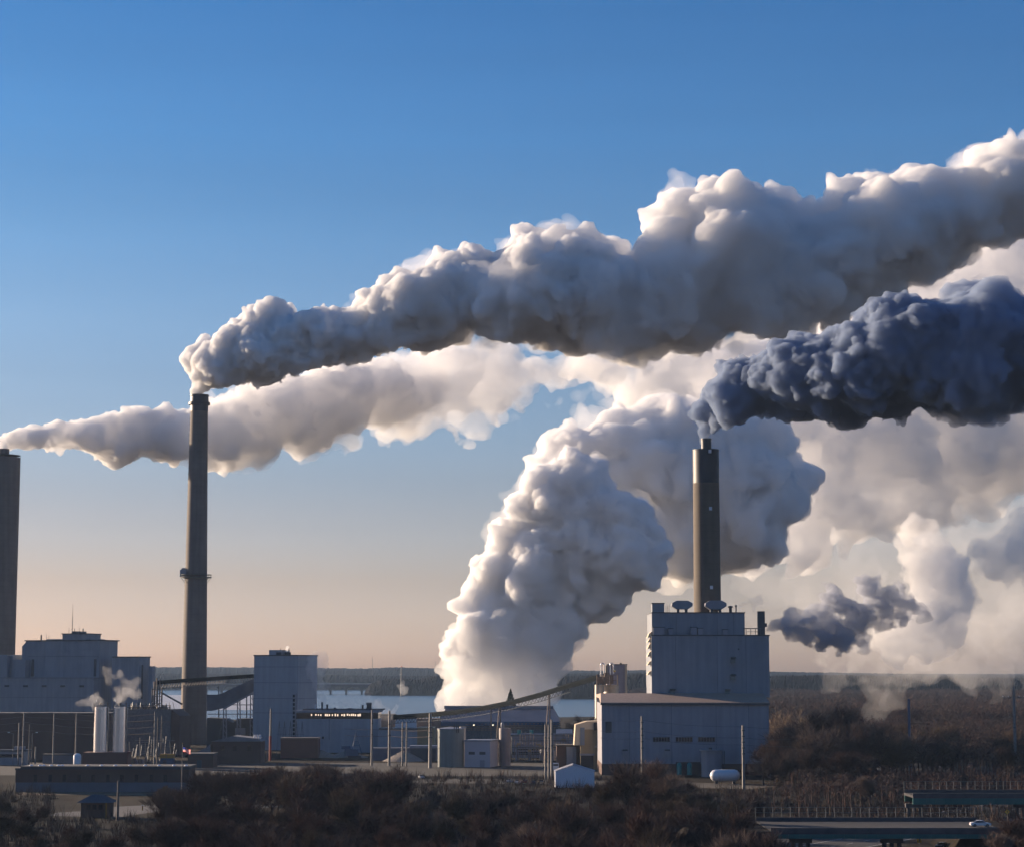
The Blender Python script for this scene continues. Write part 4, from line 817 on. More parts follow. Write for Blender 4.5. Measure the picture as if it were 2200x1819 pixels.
t = T('excavator', 'dark crawler crane with raised lattice boom by the sand pile', 'crane', 762, 955)
b = t.mb(); b.box(-3, 3, -1.5, 1.5, 0, 1.2); b.build('crawler', m_black); b = t.mb(); b.box(-4.5, 1.5, -1.5, 1.5, 1.2, 4.2); b.box(-6, -2, -1, 1, 4.2, 5.6); b.build('cab', m_bluep)
b = t.mb(); tip = (t.u(765, 1575), 0, t.z(1572)); b.tube((-1.5, -.8, 2), tip, .18, seg=5); b.tube((3.2, .8, 2), tip, .18, seg=5); [b.tube((-1.5 + k * .5, 0, 2 + k * 1.9), (3.2 - k * .5, 0, 2 + k * 1.9), .1, seg=4) for k in range(5)]; b.build('boom', m_bluep)
# tanks and small buildings, centre
t = T('green_grey_tank', 'large grey green cylindrical tank with shallow cone roof', 'tank', 966, 870)
b = t.mb(); b.pcyl(940, 997, 1565, None, 0, 40); b.build('shell', m_green, smooth=True); b = t.mb(); b.pcyl(939, 998, 1560, 1565, 0, 40, prof=lambda r, z0, z1: [(r, z0), (r, z0 + .2), (.6, z1), (.1, z1)]); b.build('roof', m_pale, smooth=True)
b = t.mb()
for x in (976, 981, 985): b.ptube(x, 1573, x, 1554, .2, d=-5)
b.build('roof_pipe', m_dark)
t = T('slim_cream_tank', 'slim cream cylinder tank peeking out right of the green tank', 'tank', 994, 885); b = t.mb(); b.pcyl(988, 1001, 1563, None, 0, 20); b.build('shell', m_silo, smooth=True); b = t.mb(); b.pcyl(987, 1002, 1560, 1563, 0, 20); b.build('roof', m_pale)
t = T('pump_house', 'small pale block building with two narrow windows between tanks', 'building', 1030, 866, rz=-12)
_, a0, a1, d1_ = tri(m_wtank if False else mat('pale_block_wall', (.42, .41, .46), rough=.7, nv=.06), 'wall', 998, 1053, 1592, None, 0, xs=1070)
b = t.mb(); b.box(a0 - .3, a1 + .3, -.3, d1_ + .3, t.z(1592), t.z(1589)); b.build('roof', m_pale)
for x in (1007, 1030): b = t.mb(); b.pbox(x, x + 13, 1614, 1620, -.1, .02); b.build('window', m_dark)
b = t.mb(); b.pbox(1031, 1041, 1632, None, -.1, .02); b.build('door', m_pale)
t = T('mauve_silo', 'plain mauve grey silo right of the small pale block building', 'silo', 1084, 880); b = t.mb(); b.pcyl(1072, 1097, 1563, None, 0, 28); b.build('shell', mat('mauve_silo_paint', (.26, .22, .22), rough=.55, streak=.15), smooth=True); b = t.mb(); b.pcyl(1076, 1083, 1550, 1563, -1, 14, prof=lambda r, z0, z1: [(r * .5, z0), (r, z0 + .5), (r, z1 - .5), (r * .4, z1)]); b.build('dust_filter', m_pale, smooth=True)
t = T('pipe_rack', 'long elevated pipe rack in front of the storage shed', 'pipe rack', 1110, 1010)
b = t.mb()
for k in range(26): x = 1010 + k * 7.4; b.tube((t.u(x, 1580), 0, 0), (t.u(x, 1580), 0, t.z(1552)), .14, seg=4)
b.build('post', m_frame); b = t.mb()
for y, r_ in ((1553, .2), (1557, .25), (1562, .35), (1566, .2)): b.ptube(1000, y + 2, 1205, y, r_, d=.4)
b.build('pipe', m_rust, smooth=True); b = t.mb()
for k in range(22): x = 1012 + k * 8.6; b.pbox(x, x + 4, 1551, 1556, -.4, .2)
b.build('valve_box', m_bluep)
t = T('process_rack', 'lower tangled process pipe rack between the mauve silo and the tan annex', 'pipe rack', 1160, 930)
b = t.mb(); rnd = random.Random(44)
for k in range(24): x = 1100 + k * 5.8; b.tube((t.u(x, 1600), 0, 0), (t.u(x, 1600), 0, t.z(rnd.uniform(1572, 1598))), .13, seg=4)
b.build('post', m_rust); b = t.mb()
for k in range(9):
    y = 1576 + k * 5.2; x0_ = rnd.uniform(1098, 1130); x1_ = rnd.uniform(1180, 1238); b.ptube(x0_, y, x1_, y + rnd.uniform(-1, 1), rnd.uniform(.12, .34), d=rnd.uniform(-.6, .6))
b.build('pipe', m_pale, smooth=True); b = t.mb()
for k in range(12): x = rnd.uniform(1102, 1228); y = rnd.uniform(1578, 1612); b.pbox(x, x + rnd.uniform(3, 9), y, y + rnd.uniform(3, 7), -.9, .4)
b.build('junction_box', m_tan); b = t.mb()
for k in range(5): x = 1108 + k * 26; b.pcyl(x, x + rnd.uniform(6, 11), rnd.uniform(1606, 1618), None, 2, 16)
b.build('vessel', m_pale, smooth=True); b = t.mb()
for y in (1590, 1604): b.ptube(1100, y, 1238, y, .2, d=-1.1); b.ptube(1100, y - 4, 1238, y - 4, .07, d=-1.1)
b.build('walkway', m_frame)
for x, y, lb in ((1018, 1558, 'left'), (1059, 1558, 'right')):
    t = T('flood_lamp', 'lit flood lamp on a short mast under the storage shed eave, %s one' % lb, 'lamp', x, 990, group='lit flood lamps at the storage shed', y=y); t_z = t.z(y); b = t.mb(); b.cyl(0, 0, 0, t_z, .1, seg=6); b.build('mast', m_frame); b = t.mb(); b.lathe(0, 0, [(.15, t_z), (.4, t_z + .25), (.4, t_z + .5), (.1, t_z + .7)], 10); b.build('lamp_head', mat('lamp_glow', (1, .85, .6), emit=(1, .85, .6, .7)))
# coal handling behind the tall chimney
t = T('hopper_building', 'dark hopper building with sloping roofs right of the tall chimney base', 'building', 495, 1080)
b = t.mb(); u_ = [t.u(x, 1570) for x in (444, 470, 500, 545)]; b.prism([(u_[0], 0), (u_[3], 0), (u_[3], t.z(1543)), (t.u(512, 1543), t.z(1543)), (t.u(500, 1552), t.z(1552)), (t.u(485, 1543), t.z(1543)), (u_[0], t.z(1541))], 0, 15); b.build('wall', mat('charcoal_panel', (.06, .065, .08), rough=.7)); b = t.mb(); b.pbox(505, 527, 1563, 1577, -.5, -.02); b.build('grey_panel', m_pale); b = t.mb(); b.ptube(478, 1543, 468, 1600, .4, d=-1); b.build('chute', m_frame)
t = T('transfer_gallery', 'enclosed sloping dark transfer gallery running down from the crusher house', 'conveyor', 495, 1072)
b = t.mb(); pl = [(444, 1491), (470, 1491), (546, 1456), (546, 1483), (480, 1520), (455, 1526), (444, 1526)]
b.prism([(t.u(x, y), t.z(y)) for x, y in pl[::-1]], 0, 5); b.build('gallery', mat('ribbed_slate_panel', (.10, .11, .14), rough=.6, rib=.6, ribw=2.5))
b = t.mb(); b.ptube(480, 1522, 546, 1486, .45, d=-.1); b.build('lower_rail', m_pale)
for x, yb_ in ((483, 1513), (513, 1499), (541, 1490)):
    b = t.mb(); [b.ptube(x + q, yb_, x + q * 1.6, 1600, .3, d=1 + w_) for q in (-2.5, 2.5) for w_ in (0, 3)]; [b.ptube(x - 3, y, x + 3, y + 9, .14, d=1) for y in range(yb_ + 5, 1590, 12)]; b.build('trestle', m_pale)
b = t.mb(); [b.ptube(446, y, 545, y, .22, d=2) for y in (1513, 1533)]; b.build('walkway', m_steel)
t = T('truss_conveyor', 'thin dark truss conveyor passing behind the tall chimney', 'conveyor', 440, 1110)
b = t.mb(); p0_, p1_, p2_ = [(t.u(x, y), 0, t.z(y)) for x, y in ((318, 1467), (395, 1461), (546, 1451))]
for p, q in ((p0_, p1_), (p1_, p2_)): p, q = Vector(p), Vector(q); b.add([tuple(p + Vector((0, -1, -1))), tuple(q + Vector((0, -1, -1))), tuple(q + Vector((0, -1, 1))), tuple(p + Vector((0, -1, 1))), tuple(p + Vector((0, 1, -1))), tuple(q + Vector((0, 1, -1))), tuple(q + Vector((0, 1, 1))), tuple(p + Vector((0, 1, 1)))], [(0, 1, 2, 3), (5, 4, 7, 6), (3, 2, 6, 7), (4, 5, 1, 0)])
b.build('gallery', m_cover); b = t.mb(); n = 40; lo_ = Vector((0, 0, -3.2)); hi_ = Vector((0, 0, -.9)); A_, B_ = Vector(p0_), Vector(p2_)
for k in range(n): a, c_, e = A_.lerp(B_, k / n), A_.lerp(B_, (k + .5) / n), A_.lerp(B_, (k + 1) / n); b.tube(a + hi_, c_ + lo_, .12, seg=4); b.tube(c_ + lo_, e + hi_, .12, seg=4)
b.tube(A_ + lo_, B_ + lo_, .16, seg=4); b.build('truss', m_steel); b = t.mb(); b.ptube(345, 1486, 392, 1512, .5, d=2); b.build('brace', m_dark)
for x in (326, 395, 470, 530): b = t.mb(); b.ptube(x, 1470, x, 1600, .35); b.build('leg', m_frame)
# brick buildings
t = T('brick_hall', 'dark brick hall with grey sloping roof and small square windows above the thicket', 'building', 500, 900, y=1620)
b = t.mb(); b.pbox(455, 560, 1592, None, 0, 16); b.build('wall', m_brick2); b = t.mb(); u_, v_ = t.u(453, 1590), t.u(562, 1590); b.prism([(u_, t.z(1592)), (v_, t.z(1592)), (t.u(555, 1584), t.z(1586)), (t.u(500, 1582), t.z(1580)), (t.u(478, 1582), t.z(1586))], -.4, 16.4); b.build('roof', m_groof)
for x in (477, 504, 535): b = t.mb(); b.pbox(x - 4, x + 4, 1602, 1612, -.12, .02); b.build('window', m_glass)
b = t.mb(); b.prism([(t.u(415, 1618), t.z(1618)), (u_ - .02, t.z(1618)), (u_ - .02, t.z(1597)), (t.u(445, 1600), t.z(1604))], -1, 14); b.build('side_roof', m_groof)
for x in (547, 553, 559): b = t.mb(); b.pcyl(x - 2, x + 2, 1577, 1586, 4, 8); b.build('white_flue', m_wtank)
t = T('brick_lodge', 'lower brick wing with one tall window left of the brick hall', 'building', 430, 860, y=1640); b = t.mb(); b.pbox(404, 458, 1621, None, 0, 12); b.build('wall', m_brick2); b = t.mb(); b.pbox(402, 459, 1617.5, 1621, -.4, 12); b.build('roof', m_dkroof); b = t.mb(); b.pbox(423, 433, 1632, 1650, -.12, .02); b.build('window', m_dark)
t = T('brick_box', 'plain dark brick box with pale coping above the thicket', 'building', 642, 955, y=1610); b = t.mb(); b.pbox(603, 683, 1586, None, 0, 12); b.build('wall', m_brick); b = t.mb(); b.pbox(602, 684, 1584, 1586, -.3, 12.3); b.build('coping', m_rust)
t = T('marker_mast', 'slender mast with red lower half between the brick hall and the brick box', 'mast', 581, 930, y=1580)
b = t.mb(); b.cyl(0, 0, 0, t.z(1580), .55, seg=10); b.build('red_base', m_red); b = t.mb(); b.cyl(.1, 0, t.z(1580), t.z(1521), .5, .4, seg=10); b.build('upper_shaft', m_steel)
for x in (600, 611, 624, 637, 649):
    t = T('lattice_gantry', ('leftmost', 'second', 'middle', 'fourth', 'rightmost')[(600, 611, 624, 637, 649).index(x)] + ' of five thin A-shaped gantries behind the brick box', 'gantry', x, 985, y=1570, group='A-shaped gantries behind the brick box')
    zt_ = t.z(1548); b = t.mb(); b.tube((-1.3, 0, 0), (0, 0, zt_), .12, seg=4); b.tube((1.3, 0, 0), (0, 0, zt_), .12, seg=4); b.build('leg', m_frame); b = t.mb(); b.tube((-1.2, 0, t.z(1576)), (1.2, 0, t.z(1576)), .1, seg=4); b.tube((-.6, 0, t.z(1562)), (.6, 0, t.z(1562)), .08, seg=4); b.build('crossbar', m_frame)
t = T('pipe_hoop', 'white upright pipe hoop beside the mast with red lower half', 'pipe', 570, 920, y=1610); b = t.mb(); b.path([(-.8, 0, 0), (-.8, 0, t.z(1606)), (-.4, 0, t.z(1601)), (.4, 0, t.z(1601)), (.8, 0, t.z(1606)), (.8, 0, 0)], .2, 6); b.build('hoop', m_pale, smooth=True); b = t.mb(); b.box(-1.1, 1.1, -.5, .5, 0, 1); b.build('footing', m_deck)
# far things
t = T('arched_bridge', 'pale arched road bridge crossing the lake far behind the crusher house', 'bridge', 620, 3560, y=1475)
b = t.mb(); zd, za, zw = t.z(1469), t.z(1474), .1; per = 33.5; x = 440
def uu(x): return t.u(x, 1475)
k = 0
while x < 800:
    x2 = x + per; pts_ = [(uu(x), zw), (uu(x + 3.2), zw)]
    for j in range(0, 9): a = math.pi - math.pi * j / 8; pts_.append((uu((x + x2) / 2 + 1.6 + (per / 2 - 1.6) * math.cos(a) * .99), zw + (za - zw) * (.35 + .65 * math.sin(a)) if 0 < j < 8 else zw + (za - zw) * .3))
    pts_ += [(uu(x2), zw + (za - zw) * .3), (uu(x2), zd), (uu(x), zd)]
    b.prism(pts_, 0, 14); x = x2; k += 1
b.build('arches', m_deck); b = t.mb(); b.box(uu(440), uu(x), -1, 15, zd, zd + 2.0); b.build('parapet', mat('pale_concrete', (.34, .34, .34), rough=.9))
for x, y0, y1, D_, lb, r_ in ((863, 1432, 1489, 3360, 'slender dark chimney on the wooded point', 1.4), (800, 1412, 1440, 5400, 'faint thin radio mast left of the wooded point', .7), (935, 1419, 1440, 5500, 'very faint mast on the hills left of the steam', .6)):
    t = T('distant_mast', lb, 'mast', x, D_, y=y0); h = t.z(y0); b = t.mb(); b.cyl(0, 0, 0, h, r_ * 1.3, r_ * .7, seg=8); b.build('shaft', m_black); b = t.mb(); b.cyl(0, 0, h, h + 1.5, r_ * .9, seg=8); b.build('tip', m_red)

# ------------------------------------------------------------------ roads and bridges (bottom right)
def strip_road(name, pts, w_, z, m, label):
    b = MB(); L1, L2 = [], []
    for i, p in enumerate(pts):
        a = Vector(pts[max(0, i - 1)]); c_ = Vector(pts[min(len(pts) - 1, i + 1)]); d = (c_ - a).normalized(); n_ = Vector((-d.y, d.x)) * w_ / 2; q = Vector(p)
        L1.append((q.x + n_.x, q.y + n_.y, z)); L2.append((q.x - n_.x, q.y - n_.y, z))
    k = len(pts); b.add(L1 + L2, [(i + k, i + 1 + k, i + 1, i) for i in range(k - 1)]); return struct(b.build(name, m), label)
ga, gb = Vector(gpx(1640, 1830)), Vector(gpx(2330, 1712)); dr_ = (gb - ga).normalized()
strip_road('highway', [tuple(ga - dr_ * 60), tuple(gb + dr_ * 200)], 30, .02, m_asph, 'dark highway running under the overpass')
nn = Vector((-dr_.y, dr_.x))
for k, off in enumerate((-14, -7, 0, 7, 14)):
    if off in (-7, 7):
        b = MB(); L0 = -60
        while L0 < 330:
            p, q = ga + dr_ * L0 + nn * off, ga + dr_ * (L0 + 3.5) + nn * off; n_ = nn * .12; b.add([(p.x + n_.x, p.y + n_.y, .03), (p.x - n_.x, p.y - n_.y, .03), (q.x - n_.x, q.y - n_.y, .03), (q.x + n_.x, q.y + n_.y, .03)], [(0, 1, 2, 3)]); L0 += 10
        struct(b.build('road_marking', m_line), 'broken lane line on the highway')
    else: strip_road('road_marking', [tuple(ga - dr_ * 60 + nn * off), tuple(gb + dr_ * 200 + nn * off)], .25, .03, m_line, 'solid line along the highway')
strip_road('gate_road', [gpx(120, 1745), gpx(200, 1752), gpx(300, 1735), gpx(420, 1728), gpx(560, 1735)], 22, .02, mat('worn_asphalt', (.075, .07, .075), rough=.9, ns=.3, nv=.2), 'worn grey road past the gatehouse')
strip_road('dry_verge', [gpx(40, 1704), gpx(200, 1703), gpx(330, 1705), gpx(450, 1712)], 16, .012, mat('dry_grass', (.15, .10, .06), rough=.95, ns=1.5, nv=.3), 'strip of dry tan grass below the long brown building')
strip_road('gravel_yard', [gpx(880, 1676), gpx(1300, 1680), gpx(1650, 1690)], 30, .016, mat('pale_gravel', (.055, .044, .038), rough=.95, ns=.6, nv=.3), 'pale gravel yard in front of the boiler house')
strip_road('plant_yard', [(-330, 860), (0, 850), (200, 860)], 110, .008, mat('yard_gravel', (.032, .029, .031), rough=.95, ns=.3, nv=.3), 'grey yard under the plant buildings')
def overpass(name, lb, x0, x1, D0, D1, z, x_c, pillars, gh):
    t = T(name, lb, 'bridge', x_c, D0, y=1770)
    ua, ub = t.u(x0, 1770), t.u(x1, 1770)
    b = t.mb(); b.box(ua, ub, 0, D1 - D0, z - .7, z); b.build('deck', m_asph)
    b = t.mb(); b.box(ua, ub, -.35, -.01, z - .8, z + .55); b.build('parapet', m_deck); b = t.mb(); b.box(ua, ub, D1 - D0 + .01, D1 - D0 + .35, z - .8, z + .85); b.build('parapet', m_deck)
    b = t.mb(); b.box(ua, ub, D1 - D0 - .6, D1 - D0 - .2, z - .7 - gh, z - .701); b.build('girder', m_girder)
    b = t.mb(); b.box(ua, ub, -.33, .1, z - .8 - gh, z - .801)
    q = ua + 1.5
    while q < ub: b.box(q - .1, q + .1, -.45, -.332, z - .8 - gh, z - .803); q += 2.4
    b.build('girder', m_girder)
    for x in pillars:
        for q in (-1.6, 0, 1.6):
            b = t.mb(); b.cyl(t.u(x, 1800) + q, 3, 0, z - .7 - gh, .5, seg=12); b.build('pier', m_deck, smooth=True)
        b = t.mb(); b.box(t.u(x, 1800) - 2.4, t.u(x, 1800) + 2.4, 2.3, 3.7, z - 1.9 - gh, z - .705 - gh); b.build('pier_cap', m_deck)
    b = t.mb(); q = ua
    while q < ub: b.tube((q, D1 - D0 + .2, z + .8), (q, D1 - D0 + .2, z + 3.1), .07, seg=4); q += 2.0
    for h in (1.9, 3.1): b.tube((ua, D1 - D0 + .2, z + h), (ub, D1 - D0 + .2, z + h), .05, seg=4)
    b.build('fence', m_frame); return t
overpass('road_overpass', 'nearer highway overpass with fence and dark green girder, carrying the white car', 1655, 2160, 447, 474, 6, 1900, (1724, 1921, 2140), .95)
overpass('girder_bridge', 'farther bridge with bright green ribbed girder at the right frame edge', 1962, 2300, 572, 584, 6, 2100, (1970, 2205), 1.7)
for (xa, xb, name, D0, D1, lb) in ((1480, 1655, 'embankment', 445, 476, 'dark earth embankment at the left end of the overpass'), (2160, 2420, 'embankment', 445, 476, 'dark earth embankment at the right end of the overpass')):
    t_ = T('x', 'x', 'x', (xa + xb) / 2, D0, y=1770); a, c_ = t_.u(xa, 1770) + t_.X, t_.u(xb, 1770) + t_.X; bpy.data.objects.remove(t_.o)
    b = MB(); b.add([(a - 8, D0 - 12, 0), (c_, D0 - 12, 0), (c_, D1 + 12, 0), (a - 8, D1 + 12, 0), (a, D0, 5.9), (c_, D0, 5.9), (c_, D1, 5.9), (a, D1, 5.9)], [(0, 1, 5, 4), (1, 2, 6, 5), (2, 3, 7, 6), (3, 0, 4, 7), (4, 5, 6, 7)]); struct(b.build(name, m_ground), lb)
# cars
def car(lb, loc, rz, paint, lights=False):
    o = bpy.data.objects.new('car', None); COL.objects.link(o); o.location = loc; o.rotation_euler = (0, 0, rz); tag(o, lb, 'car')
    prof = [(-2.2, .35), (2.2, .35), (2.25, .75), (1.9, .88), (1.05, .98), (.45, 1.42), (-.75, 1.45), (-1.5, 1.02), (-2.1, .95), (-2.25, .7)]
    b = MB(); n = len(prof)
    def wd(z): return .88 if z < 1.0 else .70
    b.add([(x, -wd(z), z) for x, z in prof] + [(x, wd(z), z) for x, z in prof], [tuple(range(n)), tuple(range(2 * n - 1, n - 1, -1))] + [(i, i + n, (i + 1) % n + n, (i + 1) % n) for i in range(n)])
    bd = b.build('body', paint, parent=o); mod = bd.modifiers.new('b', 'BEVEL'); mod.width = .05; mod.segments = 2; mod.limit_method = 'ANGLE'
    for s_ in (-1, 1):
        b = MB(); y = s_ * .80; b.add([(.95, s_ * .895, .99), (-1.4, s_ * .895, 1.01), (-.75, s_ * .73, 1.38), (.40, s_ * .73, 1.36)], [(0, 1, 2, 3), (3, 2, 1, 0)]); b.build('side_window', m_glass, parent=o)
        for x in (-1.35, 1.4):
            b = MB(); b.tube((x, s_ * .70, .34), (x, s_ * .91, .34), .34, seg=18); w1 = b.build('wheel', m_black, parent=o); b = MB(); b.tube((x, s_ * .905, .34), (x, s_ * .92, .34), .2, seg=12); b.build('rim', m_steel, parent=w1)
        b = MB(); b.lathe(2.2, s_ * .62, [(.05, .62), (.13, .66), (.13, .78), (.05, .82)], 10); b.build('headlight', mat('headlight_on', (1, 1, 1), emit=(1, .93, .8, 25)) if lights else m_glass, parent=o)
    b = MB(); b.add([(1.08, -.72, 1.0), (1.08, .72, 1.0), (.50, .62, 1.40), (.50, -.62, 1.40)], [(0, 1, 2, 3), (3, 2, 1, 0)]); b.v = [(x + .02, y, z + .012) for x, y, z in b.v]; b.build('windscreen', m_glass, parent=o)
    b = MB(); b.add([(-1.52, -.70, 1.04), (-1.52, .70, 1.04), (-.80, .62, 1.43), (-.80, -.62, 1.43)], [(0, 1, 2, 3), (3, 2, 1, 0)]); b.v = [(x - .02, y, z + .012) for x, y, z in b.v]; b.build('rear_window', m_glass, parent=o)
    b = MB(); b.box(-2.28, -2.2, -.8, -.5, .7, .85); b.box(-2.28, -2.2, .5, .8, .7, .85); b.build('tail_light', m_red, parent=o)
    return o
p = P(2106, 1773, 457); car('white car crossing the overpass', (p.x, 457, 6.0), 0, mat('white_car_paint', (.75, .75, .78), rough=.25, nv=.02))
q = gpx(1842, 1799); car('dark car with headlights on, driving toward the overpass on the highway', (q[0], q[1], .03), math.atan2(-dr_.y, -dr_.x) , mat('dark_car_paint', (.05, .06, .09), rough=.25), lights=True)
q = gpx(2024, 1822); car('black car at the bottom edge under the overpass', (q[0], q[1], .03), math.atan2(-dr_.y, -dr_.x), mat('black_car_paint', (.02, .02, .025), rough=.25))
YC = [mat('silver_car_paint', (.45, .46, .48), rough=.3), MATS['white_car_paint'], mat('maroon_car_paint', (.16, .02, .02), rough=.3), MATS['dark_car_paint'], mat('tan_car_paint', (.35, .28, .2), rough=.3), MATS['white_car_paint']]
for k, (x, y, lb) in enumerate(((1095, 1681, 'silver car parked in the gravel yard, leftmost of the row left of the tent'), (1112, 1683, 'white car parked second from the left in the row left of the tent'), (1128, 1682, 'maroon car parked in the middle of the row left of the tent'), (1146, 1684, 'dark car parked fourth in the row left of the tent'), (1162, 1683, 'tan car parked nearest the tent'), (905, 1672, 'white car parked alone below the green grey tank'))):
    q = gpx(x, y); car(lb, (q[0], q[1], .03), 1.3 + .1 * k, YC[k])
m_sign = mat('yellow_sign', (.65, .36, .03), rough=.5)
def sign(lb, x, y, D, kind):
    t = T('road_sign', lb, 'sign', x, D, y=y); z = t.z(y); b = t.mb(); b.cyl(0, .05, 0, z, .05, seg=6); b.build('post', m_steel)
    b = t.mb(); r = .65
    if kind == 'diamond': b.prism([(0, z - r), (r, z), (0, z + r), (-r, z)], -.03, 0)
    else: b.prism([(-.5, z - .65), (.5, z - .65), (.5, z + .65), (-.5, z + .65)], -.03, 0)
    f = b.build('face', m_sign)
    b = t.mb(); s_ = .35
    if kind == 'diamond': b.prism([(-.06, z - .3), (.06, z - .3), (.06, z + .1), (.2, z + .1), (0, z + .35), (-.2, z + .1), (-.06, z + .1)], -.05, -.035)
    else: b.prism([(-.25, z - .45), (.02, z - .45), (.3, z), (.02, z + .45), (-.25, z + .45), (.03, z)], -.05, -.035)
    b.build('symbol', m_black, parent=f)
sign('yellow chevron sign beside the highway under the overpass', 1975, 1803, 484, 'chevron')
sign('yellow diamond sign beyond the overpass, right of the chevron sign', 2013, 1790, 492, 'diamond')
sign('yellow diamond sign above the white car', 2164, 1743, 540, 'diamond')
# ------------------------------------------------------------------ trees
def bark(name, col): 
    return mat(name, col, rough=.95, ns=3, nv=.25, spec=.02)
m_trunk = bark('bark', (.06, .047, .042)); m_twigs = [bark('grey_brown_twigs', (.085, .064, .060)), bark('red_brown_twigs', (.095, .062, .054)), bark('olive_brown_twigs', (.088, .070, .056)), bark('tan_twigs', (.125, .092, .070)), bark('dark_twigs', (.066, .052, .052))]
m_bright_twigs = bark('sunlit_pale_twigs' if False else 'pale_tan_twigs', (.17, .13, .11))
m_pale_bark = bark('pale_bark', (.34, .27, .21))
def tree_mesh(seed, H, spread=.5, twig=1.0, trunk_f=.22, up=.35):
    rnd = random.Random(seed); tv, tf, cv, cf = [], [], [], []
    def seg(V, F, p, q, r, r2, n):
        a = (q - p)
        if a.length < 1e-4: return
        a.normalize(); e = Vector((0, 0, 1)) if abs(a.z) < .9 else Vector((1, 0, 0)); b = a.cross(e).normalized(); c_ = a.cross(b); k = len(V)
        for w_, rr in ((p, r), (q, r2)):
            for i in range(n): V.append(tuple(w_ + (b * math.cos(2 * math.pi * i / n) + c_ * math.sin(2 * math.pi * i / n)) * rr))
        for i in range(n): F.append((k + i, k + n + i, k + n + (i + 1) % n, k + (i + 1) % n))
    def leafy(p, d, L_, w_):             # a flat tapering twig
        s = d.cross(Vector((rnd.uniform(-1, 1), rnd.uniform(-1, 1), rnd.uniform(-1, 1)))).normalized() * w_; k = len(cv); cv.extend([tuple(p - s), tuple(p + s), tuple(p + d * L_)]); cf.append((k, k + 1, k + 2))
    def rdir(d, ang):
        ax = d.cross(Vector((rnd.uniform(-1, 1), rnd.uniform(-1, 1), rnd.uniform(-1, 1)))).normalized(); return (Matrix.Rotation(ang, 3, ax) @ d).normalized()
    def grow(p, d, L_, r, lv):
        n = 3; q = p; dd = d
        for k in range(n):
            dd = (dd + Vector((rnd.uniform(-1, 1), rnd.uniform(-1, 1), rnd.uniform(-.3, 1.3) * up * 1.6)) * .16).normalized(); q2 = q + dd * L_ / n; r2 = r * (1 - .22 * (k + 1) / 1.6)
            if lv <= 2: seg(tv if lv == 0 else cv, tf if lv == 0 else cf, q, q2, r * (1 - .2 * k), r * (1 - .2 * (k + 1)), 6 if lv == 0 else (5 if lv == 1 else 3))
            else:
                leafy(q, dd, L_ / n * 1.2, max(.022, r))
            if lv < 3 and (lv > 0 or k > 0):
                for _ in range((2, 3, 4)[lv] if lv < 3 else 0): grow(q2, rdir(dd, rnd.uniform(.45, 1.05) * (spread + .45)), L_ * rnd.uniform(.42, .72), r * (1 - .2 * (k + 1)) * .5, lv + 1)
            if lv >= 2:
                for _ in range(int(2.4 * twig)):
                    td = (rdir(dd, rnd.uniform(.15, .8)) + Vector((0, 0, up * .9))).normalized(); leafy(q + (q2 - q) * rnd.random(), td, rnd.uniform(.7, 1.9) * H / 11, .020)
            q = q2
        if lv < 3:
            for _ in range((3, 3, 3)[lv]): grow(q, rdir(dd, rnd.uniform(.15, .6) * (spread + .5)), L_ * rnd.uniform(.6, .85), r * .36, lv + 1)
    grow(Vector((0, 0, -.2)), Vector((rnd.uniform(-.06, .06), rnd.uniform(-.06, .06), 1)).normalized(), H * .42, H * .017 + .05, 0)
    out = []
    zs = max(v[2] for v in cv); f = H / zs
    for nm, V, F in (('trunk', tv, tf), ('crown', cv, cf)):
        me = bpy.data.meshes.new(nm); me.from_pydata([(x * f, y * f, z * f) for x, y, z in V], [], F); me.update(); out.append(me)
    return out
def tree_proto(seed, H, tw, bk=None, **kw):
    a, b = tree_mesh(seed, H, **kw); a.materials.append(bk or m_trunk); b.materials.append(tw); return a, b
def plant_tree(pr, x, y, s_, rz, label, group, name='bare_tree', z=0.0, cat='tree'):
    r = bpy.data.objects.new(name, None); COL.objects.link(r); r.location = (x, y, z); r.rotation_euler = (0, 0, rz); r.scale = (s_ * 1.3, s_ * 1.3, s_); r['label'] = label; r['category'] = cat; r['group'] = group
    for nm, me in zip(('trunk', 'crown'), pr):
        o = bpy.data.objects.new(nm, me); COL.objects.link(o); o.parent = r
    return r
PR = [tree_proto(11 + k, 10.0, (m_twigs[0], m_twigs[1], m_twigs[2], m_bright_twigs, m_twigs[4], m_twigs[0], m_twigs[1], m_twigs[3])[k], spread=(.4, .5, .3, .45, .6, .35, .5, .42)[k], up=(.4, .3, .5, .4, .2, .45, .35, .4)[k], twig=(1, 1.2, 1, 1.4, 1, 1.2, 1, 1.1)[k]) for k in range(8)]
print('TREE faces', [len(b.polygons) for a, b in PR])
BUSH = [tree_proto(51 + k, 4.0, m_twigs[(3, 2, 1)[k]], spread=.8, twig=1.0, up=.6) for k in range(3)]
rt_ = random.Random(77)
def ytop(x):          # photo row of the thicket's upper edge
    return np.interp(x, [-100, 0, 120, 330, 360, 420, 470, 700, 860, 885, 900, 1000, 1100, 1180, 1230, 1290, 1340, 1400, 1440, 1490, 1560, 1640, 1700, 1800, 2300], [1680, 1695, 1735, 1745, 1690, 1668, 1645, 1640, 1640, 1645, 1695, 1690, 1700, 1712, 1712, 1668, 1628, 1630, 1655, 1712, 1690, 1668, 1700, 1752, 1800])
zone = [(-80, 340, 'bare bushy tree in the olive thicket by the gatehouse'), (340, 890, 'bare dark tree in the thicket below the brick halls'), (890, 1280, 'bare tree in the dark thicket below the tanks and white tent'), (1280, 1490, 'bare tree in the clump before the boiler house'), (1490, 1720, 'bare tree in the thicket left of the overpass')]
nT = 0
